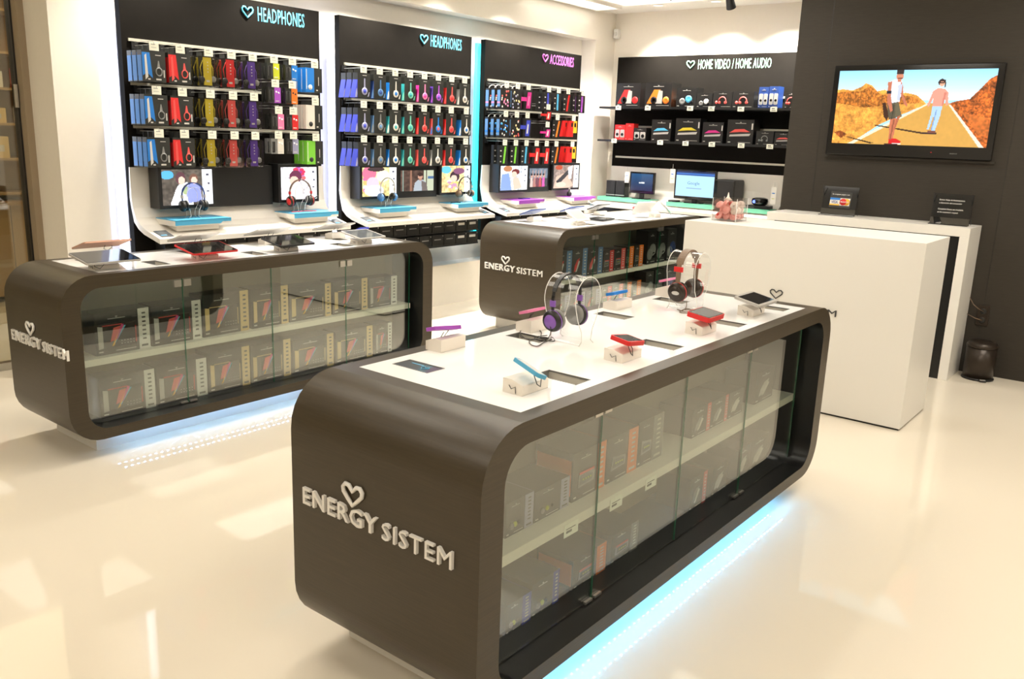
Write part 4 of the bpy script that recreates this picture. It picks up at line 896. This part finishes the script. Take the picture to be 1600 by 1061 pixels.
def pk_blister(c):        # clear shell with a coloured card inside
    b = MB(); w_, d_, h_ = .150, .045, .19
    b.prism([(.046, .010), (.104, .010), (.104, h_-.006), (.046, h_-.006)], .006, .012, c, 'y')
    b.lathe([(.020, -.008), (.022, .004), (.014, .008)], 'blk', 14, Tr(.036, .012, .045) @ Rx(PI/2)); b.lathe([(.018, -.006), (.020, .004), (.012, .008)], 'grey', 14, Tr(.118, .014, .05) @ Rx(PI/2))
    b.tube([(.036, .016, .06), (.03, .02, .12), (.05, .02, .165), (.10, .02, .165), (.122, .02, .12), (.118, .016, .065)], .003, c, 5)
    b.box(.062, .004, .03, .086, .006, .042, 'print')
    for k in range(4): b.box(.072, .0045, .09+.02*k, .080, .006, .097+.02*k, 'print')
    b.box(.03, .036, .004, .12, .04, h_, 'card2'); b.box(.055, .02, h_, .095, .022, h_+.03, 'card2'); return b
def shell(w_=.150, d_=.045, h_=.19):
    b = MB(); b.prism(rrect(0, w_, 0, h_, .018, 4), 0, d_*.85, 'blister', 'y'); return b
def pk_small(c, dots='logow'):
    b = MB(); w_, d_, h_ = .105, .028, .105
    b.box(0, 0, 0, w_*.5, d_, h_, 'grey' if c == 'cream' else 'card2'); b.box(w_*.5, 0, 0, w_, d_, h_, c)
    b.box(.006, -.001, .008, .03, 0, h_*.8, 'card'); b.tube([(.012, -.001, .02), (.012, -.001, .085), (.04, -.001, .085), (.04, -.001, .02)], .0012, 'grey', 4)
    for x, z in ((.068, .075), (.088, .068)): b.lathe([(.007, 0), (.006, .002)], dots, 10, Tr(x, 0, z) @ Rx(PI/2))
    b.box(.06, -.001, .01, .09, 0, .016, 'print'); b.box(.03, .01, h_, .07, .012, h_+.03, 'card2'); return b
def pk_tall(c, dot):
    b = MB(); w_, d_, h_ = .150, .04, .17
    b.box(0, 0, 0, w_*.52, d_, h_, c); b.box(w_*.52, 0, 0, w_, d_, h_, 'card2'); b.lathe([(.018, 0), (.016, .003)], dot, 16, Tr(.042, 0, .035) @ Rx(PI/2))
    b.box(.006, -.001, .02, .012, 0, h_-.01, 'print'); b.box(.115, -.001, .05, .120, 0, .11, 'print'); b.box(.095, -.001, .012, .11, 0, .02, 'print'); b.box(.055, .015, h_, .10, .018, h_+.03, 'card2'); return b
def pk_side(c, c2):       # P2: dark card with the headset seen from the side
    b = MB(); w_, d_, h_ = .158, .055, .185
    b.box(.028, 0, 0, w_, d_, h_, 'card2'); b.prism([(0, 0), (.028, 0), (.028, h_*.72)], .0, d_, c, 'y'); b.prism([(.003, .004), (.018, .004), (.024, .03), (.02, .07), (.012, .05)], -.002, 0, c2, 'y')
    b.prism([(.092, .075), (.106, .075), (.104, .145), (.095, .145)], -.002, 0, c2, 'y')
    b.lathe([(.029, 0), (.027, .004), (.015, .002)], c2, 16, Tr(.099, 0, .050) @ Rx(PI/2)); b.lathe([(.015, .002), (.013, .005)], c, 12, Tr(.099, 0, .050) @ Rx(PI/2))
    b.prism([(.128, .010), (.140, .012), (.148, .045), (.144, .045)], -.002, 0, c2, 'y')
    b.box(.08, -.001, .165, .12, 0, .169, 'print'); b.box(.07, .02, h_, .12, .022, h_+.03, 'card2'); return b
def pk_bag(c, c2, c3):    # long pouch with a round wire hanger
    b = MB(); w_, d_, h_ = .150, .035, .225
    b.box(.0, 0, 0, w_, d_, h_*.82, 'card'); b.box(-.001, 0, .02, 0, d_, h_*.74, 'steelb'); b.box(-.002, 0, h_*.22, -.001, d_, h_*.28, c)
    b.tube([(.075+.055*math.cos(a), .015, h_*.80+.035*math.sin(a)) for a in [PI*k/8 for k in range(9)]], .004, 'silver', 5)
    r = random.Random(hash(c+c2) % 99)
    for k in range(14): x, z = .02+.11*r.random(), .015+.15*r.random(); b.lathe([(.010, 0), (.006, .002)], (c, c2, c3)[k % 3], 7, Tr(x, 0, z) @ Rx(PI/2))
    return b
def pk_strap(c, c2, h_=.18):   # armband: horizontal strap behind a pale capsule
    b = MB(); w_ = .155
    b.box(.03, 0, 0, w_, .03, h_, 'card'); b.box(-.012, -.002, h_*.42, .07, .01, h_*.62, c); b.prism([(.065, .01), (.125, .01), (.14, h_-.02), (.085, h_-.02)], -.003, 0, c, 'y')
    b.prism([(.082, h_*.2), (.102, h_*.2), (.112, h_*.67), (.096, h_*.7)], -.006, -.003, c2, 'y'); b.box(.07, .012, h_, .11, .014, h_+.035, 'card'); return b
def pk_bar(c, slant):
    b = MB(); w_, h_ = .125, .175
    b.box(0, 0, 0, w_, .03, h_, 'card'); b.prism([(.055, .008), (.078, .008), (.078+slant, h_-.01), (.055+slant, h_-.01)], -.003, 0, c, 'y')
    for k in range(3): b.box(.012, -.001, .02+.05*k, .03, 0, .03+.05*k, 'print')
    b.box(.04, .012, h_, .08, .014, h_+.035, 'card'); return b
def pk_end(c, c2):
    b = MB(); h_ = .16; b.prism([(0, 0), (.10, 0), (.10, h_), (.03, h_)], 0, .03, c, 'y'); b.box(.10, 0, .04, .165, .03, h_, c2); b.box(.06, -.001, .1, .09, 0, .14, 'card'); b.box(.115, -.001, .1, .15, 0, .14, 'card'); b.box(.06, .012, h_, .10, .014, h_+.03, 'card'); return b
ORD = ('front', 'second', 'third')
def hang(name, mb, w_, h_, y, z, n, label, cat, group, hgroup, step=.062, shellmb=None, ln=.235, ct=True, hl=None, n0=.012):
    """hook at (y, z) carrying n copies of one pack, first one in front"""
    hook(y, z, n, hl, hgroup, ln, ct)
    x0 = XP+ln-n0; first = None
    for k in range(n):
        lab = '%s, %s on its hook' % (label, ORD[k] if k < 3 else 'last')
        loc = (x0-step*k, y-w_/2, z-.012-h_-.024)
        if first is None:
            first = mb.build(name if shellmb is None else name, None, loc, E_); tag(first, lab, cat, group)
            if shellmb: shellmb.build('clear_shell', first)
        else: dup(first, loc, E_, lab)
ROW = ('top', 'middle', 'bottom'); RZS = (2.045, 1.785, 1.525)
NO = ('first', 'second', 'third', 'fourth', 'fifth', 'sixth', 'seventh', 'eighth', 'last')
YC1 = (2.965, 3.14, 3.32, 3.49, 3.655)
for r in range(3):
    z = RZS[r]+.02; hg = 'price tagged hooks on the left panel'
    for k, (c, cn_, kind) in enumerate((('blue', 'blue', 0), ('red', 'red', 0), ('yellow', 'yellow', 1), ('red' if r == 0 else 'coral', 'red', 1), ('purple', 'purple', 1))):
        hl = 'hook with price tag, %s in the %s row of the left panel' % (NO[k], ROW[r])
        if kind == 0: hang('headphone_box', pk_box(c), .155, .185, YC1[k]-.02, z, 3, '%s side-window headphone box, %s row, left panel' % (cn_, ROW[r]), 'headphone box', 'boxed headphones on the left panel', hg, .060, hl=hl)
        else: hang('headphone_blister', pk_blister(c), .150, .19, YC1[k], z, 2, '%s headphones in clear blister, %s row, left panel' % (cn_, ROW[r]), 'headphone pack', 'blister packs on the left panel', hg, .075, shell(), hl=hl)
for z, ys_, cols in ((2.065, (3.84, 3.995), ('lime', 'blue')), (1.905, (3.845, 3.99), ('violet', 'orange')), (1.725, (3.868, 3.992), ('pink', 'red')), (1.555, (3.86, 3.99), ('cream', 'lav'))):
    for y, c in zip(ys_, cols):
        n_ = {'lime': 'lime', 'blue': 'blue', 'violet': 'violet', 'orange': 'orange', 'pink': 'pink', 'red': 'red', 'cream': 'white', 'lav': 'grey'}[c]
        hang('earphone_pack', pk_small(c, 'card' if c == 'orange' else 'logow'), .105, .105, y-.012, z, 2, 'small square earphone pack with %s half, left panel' % n_, 'earphone pack', 'small earphone packs on the left panel', 'short hooks on the left panel', .05, hl='hook of the small %s earphone packs, left panel' % n_)
for r, (c, d, n_) in enumerate((('blue', 'logow', 'blue'), ('cream', 'card', 'white'), ('green', 'card', 'green'))):
    hang('earphone_box', pk_tall(c, d), .15, .17, 4.18, (2.06, 1.80, 1.545)[r], 3, '%s half-faced earphone box at right edge of left panel' % n_, 'earphone box', 'half-faced boxes at the right edge of the left panel', 'edge hooks of the left panel', .055, hl='edge hook of the %s earphone boxes, left panel' % n_)
P2C = [[('indigo', 'lav', 'indigo'), ('navy', 'steelb', 'dark blue'), ('blue', 'cream', 'blue and white'), ('teal', 'seafoam', 'teal'), ('magenta', 'pink', 'pink'), ('purple', 'violet', 'violet'), ('red', 'coral', 'red'), ('grey', 'cream', 'white')],
       [('indigo', 'lav', 'indigo'), ('steelb', 'grey', 'grey'), ('teal', 'cream', 'cream'), ('teal', 'seafoam', 'teal'), ('red', 'coral', 'dark red'), ('coral', 'blue', 'light blue'), ('red', 'coral', 'red'), ('blue', 'cream', 'white and blue')],
       [('indigo', 'lav', 'indigo'), ('steelb', 'grey', 'grey'), ('blue', 'cream', 'cream'), ('teal', 'seafoam', 'teal'), ('coral', 'coral', 'dark red'), ('grey', 'cream', 'pale'), ('red', 'coral', 'red'), ('blue', 'cream', 'white and blue')]]
for r in range(3):
    for k in range(8):
        c, c2, n_ = P2C[r][k]; y = 4.65+.1665*k+(.03 if k == 7 and r else 0)
        hang('headphone_box', pk_side(c, c2), .158, .185, y, RZS[r]+.018, 3 if k == 0 else 2, '%s side-view headphone box, %s row, middle panel' % (n_, ROW[r]), 'headphone box', 'boxed headphones on the middle panel', 'price tagged hooks on the middle panel', .068,
             hl='hook with price tag, %s in the %s row of middle panel' % (NO[k], ROW[r]))
AC = {0: [('bag', 'pink', 'coral', 'cream', 'pink flowered'), ('bag', 'grey', 'lav', 'gold', 'grey patterned'), ('strap', 'magenta', 'pink', '', 'magenta armband'), None, ('bar', 'indigo', .0, '', 'navy striped'), ('bar', 'bluel', .0, '', 'cyan barred'), ('bar', 'red', .03, '', 'red barred'), ('bar', 'violet', .0, '', 'violet')],
      1: [('bag', 'blue', 'bluel', 'cream', 'blue flowered'), ('bag', 'coral', 'gold', 'cream', 'red flowered'), ('strap', 'indigo', 'print', '', 'navy armband'), None, None, ('bar', 'orange', .045, '', 'orange barred'), ('end', 'red', 'amber', '', 'red and amber')],
      2: [('bar', 'green', .02, '', 'first green barred'), ('bar', 'green', .015, '', 'second green barred'), ('bar', 'bluel', .012, '', 'light blue barred'), ('strap', 'red', 'cream', '', 'near red armband'), ('strap', 'red', 'cream', '', 'far red armband'), ('bar', 'orange', .04, '', 'orange barred'), ('end', 'red', 'amber', '', 'red and amber')]}
for r in range(3):
    for k, a in enumerate(AC[r]):
        if a is None: continue
        y = 6.40+.1655*k+(.12 if k == 6 and r else 0)+(.1 if k == 7 else 0)
        mb, w_, h_, nm = {'bag': lambda: (pk_bag(*a[1:4]), .15, .19, 'pouch'), 'strap': lambda: (pk_strap(*a[1:3]), .155, .18, 'armband_pack'), 'bar': lambda: (pk_bar(a[1], a[2]), .125, .175, 'accessory_card'), 'end': lambda: (pk_end(*a[1:3]), .165, .16, 'accessory_card')}[a[0]]()
        hang(nm, mb, w_, h_, y, RZS[r]+.018, 3 if a[0] == 'bag' and k == 0 else 2, '%s %s, %s row, right panel' % (a[4], 'pouch' if a[0] == 'bag' else 'pack', ROW[r]), 'accessory pack', 'hanging accessories on the right panel', 'price tagged hooks on the right panel', .07,
             hl='hook with price tag, %s in the %s row of right panel' % (NO[k], ROW[r]))
for y, z, c, n_ in ((7.062, 1.895, 'red', 'small red armband'), (7.062, 1.727, 'magenta', 'small magenta armband')):
    hang('armband_pack', pk_strap(c, 'cream', .105), .155, .105, y, z, 1, '%s pack between two rows, right panel' % n_, 'accessory pack', 'armbands between the rows', 'odd hooks on the right panel', hl='extra hook of the %s, right panel' % n_)
# small boxes on the rack below the desks
for i in (0, 1, 2):
    y0, y1 = PAN[i]
    R = root('under_desk_rack', (-5.36, y0+.12, 0), E_, 'black storage rack hanging under the %s wall desk' % PN[i], 'rack'); W = y1-y0-.14
    b = MB(); b.box(0, -.10, .60, W, .05, .615, 'blk'); b.build('lower_shelf', R)
    b = MB(); b.box(0, -.10, .725, W, .05, .732, 'blk'); b.build('upper_shelf', R)
    n_ = 9; st = W/n_
    for r, z in enumerate((.6155, .7325)):
        for k in range(n_):
            b = MB(); b.box(.004, 0, 0, st-.004, .12, .098, 'card'); lt = 'print' if k > 6 else 'grey'
            if i == 0: lt = 'magenta' if k % 3 == 0 else 'grey'
            b.box(st*.2, -.001, .05, st*.75, 0, .072 if k > 6 else .058, lt); b.lathe([(.005, 0), (.004, .001)], 'print', 6, Tr(st*.9, 0, .085) @ Rx(PI/2))
            if k == 0: b.box(.01, -.001, .01, st*.4, 0, .03, 'red')
            o = b.build('small_box', None, (-5.262, y0+.12+st*k, z), E_)
            tag(o, 'small black box, %s from left in the %s tier under the %s desk' % (NO[k], ('lower', 'upper')[r], PN[i]), 'product box', 'small boxes under the %s desk' % PN[i])

# ================================================================== home video wall
NB = 8.65
R = root('wall_display', (-5.397, NB, 0), 0, 'wide dark display panel titled home video / home audio on the far wall', 'wall display')
b = MB(); b.box(0, 0, 1.30, 2.69, .045, 2.497, 'panel'); b.build('board', R)
b = MB(); b.box(.01, 0, 1.16, 2.69, .045, 1.30, 'panel'); 
for z in (2.065, 1.745, 1.405):
    b2 = MB(); b2.box(.05, -.014, z-.010, 2.66, 0, z+.010, 'rail'); b2.build('slot_rail', R)
b = MB(); b.text('HOME VIDEO / HOME AUDIO', .805, .098, .002, 'grnt', Tr(5.397-4.400, 0, 2.352), .003, 1.06); b.build('title_lettering', R)
b = MB(); heart(b, .088, .080, .0065, 'grnt', Tr(5.397-4.487, 0, 2.402)); b.build('title_heart', R)
for z, nm in ((1.950, 'upper'), (1.595, 'lower')):
    R = root('wall_shelf', (-5.42, NB, z), 0, '%s black shelf on the home video panel' % nm, 'shelf')
    b = MB(); b.box(0, -.30, -.022, 2.70, -.001, 0, 'blk'); b.build('board', R)
    for k, x in enumerate((.25, .62, 1.12, 1.36, 1.68, 2.02, 2.33) if nm == 'upper' else (.22, .80, 1.10, 1.40, 1.72, 2.02, 2.26)):
        b = MB(); b.box(x-.034, -.302, -.036, x+.034, -.300, .010, 'tag'); b.box(x-.02, -.303, -.010, x+.012, -.302, -.002, 'ink'); b.box(x-.02, -.303, -.024, x+.022, -.302, -.020, 'ink'); b.build('price_card', R)
def nbox(ul, ur, vb, vt, style, art, label, zb, dep=.16, body='card', yf=8.40, name='product_box', **k):
    a = at(ul, vb, 'y', yf).x; c = at(ur, vb, 'y', yf).x; m_ = at((ul+ur)/2, vt, 'y', yf).z
    return product_box(name, c-a, dep, m_-zb, 0, 'card', style, label, 'product box', 'boxes on the home video shelves', (a, yf, zb+.0005), 0, body=body, art=art, **k)
ZU, ZL = 1.95, 1.595
nbox(962, 999, 165, 130, 'fan', 'red', 'black box with red speaker fan picture, left end of upper home shelf', ZU, .2)
nbox(1007, 1048, 165, 129.5, 'fan', 'orange', 'black box with orange speaker picture, second on upper home shelf', ZU, .2, side='red')
nbox(1056, 1087, 165, 137, 'speaker', 'bluel', 'black box with glowing blue speakers, third on upper home shelf', ZU, side='orange')
nbox(1087.5, 1112, 166, 146, 'speaker', 'logow', 'small black box with white speakers picture on upper home shelf', ZU)
nbox(1113, 1143, 166, 143, 'ring', None, 'black box with red ring headset, nearer the corner, upper home shelf', ZU)
nbox(1143.6, 1177, 166, 143, 'ring', None, 'black box with red ring headset, beside the twin towers, upper home shelf', ZU)
nbox(1184, 1199, 165, 136, 'pair', 'logow', 'left narrow blue box with white speaker picture, upper home shelf', ZU, .12, 'navy')
nbox(1200, 1215, 165, 135, 'pair', 'logow', 'right narrow blue box with white speaker picture, upper home shelf', ZU, .12, 'navy')
nbox(1225, 1245, 166, 144, 'ring', None, 'black box with red ring partly behind the dark core, upper home shelf', ZU)
nbox(960, 976, 216, 195, 'pair', 'red', 'small red and black speaker box, left end of lower home shelf', ZL, .1, 'red')
nbox(976.5, 989, 216, 193, 'none', 'red', 'plain bright red box standing on the lower home shelf', ZL, .1, 'red')
nbox(989.5, 1009, 217, 200, 'pair', 'grey', 'small dark speaker box beside the bright red one, lower shelf', ZL, .1)
nbox(1017, 1047, 218, 187, 'wedge', 'bluel', 'black box with blue speaker dock picture, lower home shelf', ZL, .14)
nbox(1054, 1092, 222, 185, 'wedge', 'yellow', 'black box with yellow speaker dock picture, lower home shelf', ZL, .14)
nbox(1096, 1128, 225, 191, 'wedge', 'magenta', 'black box with magenta speaker dock picture, lower home shelf', ZL, .14)
nbox(1134, 1175, 228, 187, 'wedge', 'coral', 'large black box with red speaker dock picture, lower home shelf', ZL, .16)
nbox(1180, 1207, 228, 205, 'ring', 'grey', 'small black box with grey camera picture, lower home shelf', ZL)
nbox(1209, 1235, 229, 207, 'wedge', 'coral', 'small black box with red slanting picture, right end lower shelf', ZL)

# home desk
R = root('wall_desk', (-5.40, NB, 0), 0, 'white curved desk along the far wall under the home video shelves', 'desk')
pr = [(-.004, 1.30), (-.004, 1.12), (.008, 1.055), (.034, .995), (.085, .952), (.15, .925), (.36, .884)]
top = [(-x-.012, z) for x, z in pr]; bot = [(-x+.016, z-.030) if k > 2 else (-x+.010, z) for k, (x, z) in enumerate(pr)]; bot[-1] = (-.372, .852)
b = MB(); W = 2.07
for k in range(len(top)-1):
    b.add([(0, *top[k]), (W, *top[k]), (W, *top[k+1]), (0, *top[k+1])], [(0, 1, 2, 3)], 'desk', True)
    b.add([(0, *bot[k]), (W, *bot[k]), (W, *bot[k+1]), (0, *bot[k+1])], [(3, 2, 1, 0)], 'desk', True)
    for x, o in ((0, 1), (W, -1)): b.add([(x, *top[k]), (x, *top[k+1]), (x, *bot[k+1]), (x, *bot[k])], [(0, 1, 2, 3)[::o]], 'desk')
b.add([(0, *top[0]), (W, *top[0]), (W, *bot[0]), (0, *bot[0])], [(3, 2, 1, 0)], 'desk'); b.add([(0, *top[-1]), (W, *top[-1]), (W, *bot[-1]), (0, *bot[-1])], [(0, 1, 2, 3)], 'desk')
b.build('curved_top', R)
b = MB(); b.box(W, .0, 0, 2.69, .04, 1.30, 'panel'); b.box(0, .0, 0, W, .04, .86, 'panel'); b.build('lower_board', R)
b = MB(); b.box(.02, -.30, .0, W, -.28, .86, 'lin'); b.build('front_panel', R)
b = MB(); S = Tr(1.60, -.345, .893) @ Rx(.2); b.box(0, 0, 0, .12, .09, .002, 'offg', S); b.build('inset_window', R)
ZR = .962
for (a, c, n_) in ((-5.395, -4.70, 'left end'), (-4.51, -3.95, 'middle'), (-3.655, -3.345, 'right end')):
    R = root('product_riser', (a, 8.38, 0), 0, 'seafoam-topped riser at the %s of the far wall desk' % n_, 'riser'); W = c-a
    b = MB(); b.box(.03, .04, .90, W-.03, .22, ZR-.03, 'desk'); b.box(0, .001, ZR-.035, W, .22, ZR-.006, 'desk'); b.build('base', R)
    b = MB(); b.box(0, -.002, ZR-.006, W, .225, ZR, 'seafoam'); b.box(0, -.002, ZR-.042, W, 0, ZR-.006, 'seafoam'); b.build('coloured_top', R)
def monitor(x0, x1, yf, z0, z1, label, pic):
    R = root('monitor', ((x0+x1)/2, yf, ZR), 0, label, 'monitor'); W = x1-x0; a, c = z0-ZR, z1-ZR
    b = MB(); b.box(-W/2, 0, a, W/2, .035, c, 'blkg'); b.build('housing', R, bevel=.004)
    b = MB(); b.box(-.025, .008, 0, .025, .03, a+.02, 'blk'); b.build('neck', R)
    b = MB(); b.prism(rrect(-.10, .10, -.05, .07, .03, 4), 0, .010, 'blkg', 'z'); b.build('foot', R)
    pic.mesh('picture', W-.036, c-a-.05, R, Tr(-W/2+.018, -.0015, a+.032))
    return R
    return R
q = Pic(80, 60, (24, 62, 104)); 
for j in range(30): q.rect(0, j/30, 1, (j+1)/30, (20+j*.5, 74-j*1.1, 118-j*1.5))
q.rect(.38, .50, .46, .56, (235, 240, 245)); q.rect(.48, .48, .62, .56, (235, 240, 245))
monitor(-5.03, -4.72, 8.46, 1.02, 1.255, 'small monitor with a dark blue picture on the far desk', q)
q = Pic(120, 90, (172, 214, 240)); q.rect(0, 0, 1, .07, (30, 44, 84)); q.rect(0, .07, 1, .11, (60, 110, 190)); q.rect(0, .11, 1, .17, (44, 84, 150)); q.rect(.28, .66, .68, .69, (130, 160, 190))
mon = monitor(-4.47, -3.99, 8.46, 1.0, 1.312, 'larger monitor showing a pale blue search page on the far desk', q)
b = MB(); b.text('Google', .14, .042, .0008, 'steelb', Tr(-.085, -.002, .185)); b.build('page_lettering', mon)
for k, x in enumerate((-5.335, -5.21)):
    R = root('bookshelf_speaker', (x, 8.46, ZR), 0, '%s of two black square speakers left of the small monitor' % ('leftmost', 'right')[k], 'speaker')
    b = MB(); b.box(0, 0, 0, .12, .10, .18, 'blk'); b.build('body', R, bevel=.003); b = MB(); b.box(.006, -.002, .03, .114, 0, .174, 'card'); b.build('grille', R); b = MB(); b.box(.0, -.003, .018, .12, 0, .026, 'silver'); b.build('trim_strip', R)
for x, z, h_, n_ in ((-5.085, 1.13, .12, 'the small'), (-4.52, 1.16, .15, 'the larger'), (-3.375, 1.02, .17, 'the right of the round')):
    b = MB(); b.box(0, 0, 0, .055, .002, h_, 'logow'); b.box(.012, -.001, h_*.6, .04, 0, h_*.66, 'blue'); b.box(.012, -.001, h_*.3, .04, 0, h_*.33, 'lime'); b.tube([(.027, .001, h_), (.027, .001, h_+.05)], .002, 'silver', 4)
    tag(b.build('hanging_tag', None, (x, 8.44, z-ZR*0)), 'white information tag beside %s %s' % (n_, 'monitor' if 'round' not in n_ else 'black dome'), 'tag')
R = root('computer_tower', (-3.985+.25, 8.36, ZR-.0), 0, 'black upright computer tower right of the search page monitor', 'computer')
b = MB(); b.box(-.22, 0, -.04+.04, .0, .24, .27, 'card'); b.build('case', R, bevel=.012); b = MB(); b.box(-.22, -.003, .004, -.19, .0, .26, 'blkg'); b.build('front_trim', R)
b = MB(); b.box(-.13, -.002, .05, -.02, 0, .2, 'blk'); b.build('side_vent', R)
R = root('media_box', (-4.53+.03, 8.40, ZR), 0, 'flat black media box in front of the larger monitor', 'media box'); b = MB(); b.box(0, 0, 0, .10, .09, .018, 'blk'); b.build('body', R, bevel=.003); b = MB(); b.box(.01, -.001, .006, .05, 0, .010, 'grey'); b.build('front_label', R)
R = root('media_box', (-3.62, 8.42, ZR), 0, 'long flat black box under the round black dome', 'media box'); b = MB(); b.box(0, 0, 0, .235, .13, .032, 'blk'); b.build('body', R, bevel=.003); b = MB(); b.box(.02, -.001, .010, .09, 0, .016, 'grey'); b.build('front_label', R)
R = root('dome_device', (-3.50, 8.485, ZR+.0325), 0, 'round black dome device glowing blue on the far desk', 'dome device')
b = MB(); b.lathe([(.055, 0), (.078, .018), (.084, .045), (.078, .068), (.05, .078), (.03, .072), (0.001, .07)], 'blkg', 28); b.build('body', R)
b = MB(); b.lathe([(.016, 0), (.014, .002)], 'ledb', 14, Tr(-.03, -.079, .040) @ Rx(PI/2)); b.build('status_light', R)

# shop across the glazing
R = root('shop_shelving', (-8.6, 3.6, 0), E_, 'tall wooden shop shelving seen through the glass at the left edge', 'shelving')
b = MB(); b.box(-2.2, 0, 0, 2.6, .05, 2.9, 'wood'); b.build('back_board', R)
for k, z in enumerate((.95, 1.25, 1.55, 1.85, 2.15, 2.5)):
    b = MB(); b.box(-2.2, -.35, z-.02, 2.6, 0, z, 'wood2'); b.build('shelf', R)
for k in range(8):
    b = MB(); b.box(-2.2+.6*k+.005, -.45, .05, -2.2+.6*k+.595, -.0, .85, 'wood2'); b.build('cupboard', R)
b = MB(); b.box(-2.2, -.5, .85, 2.6, 0, .88, 'wood'); b.build('worktop', R)
r_ = random.Random(4)
for z in (1.25, 1.55, 1.85):
    for k in range(9):
        c = ('wood', 'orange', 'gold', 'coral', 'cream')[r_.randrange(5)]; h_ = .12+.08*r_.random()
        b = MB(); b.box(0, 0, 0, .16, .1, h_, c); b.box(.03, -.002, h_*.3, .12, 0, h_*.6, 'print')
        tag(b.build('packet', None, (-8.3, 2.1+.26*k, z+.0005), E_), 'small packet on the wooden shelving beyond the shop glass', 'packet', 'packets on the far wooden shelving')
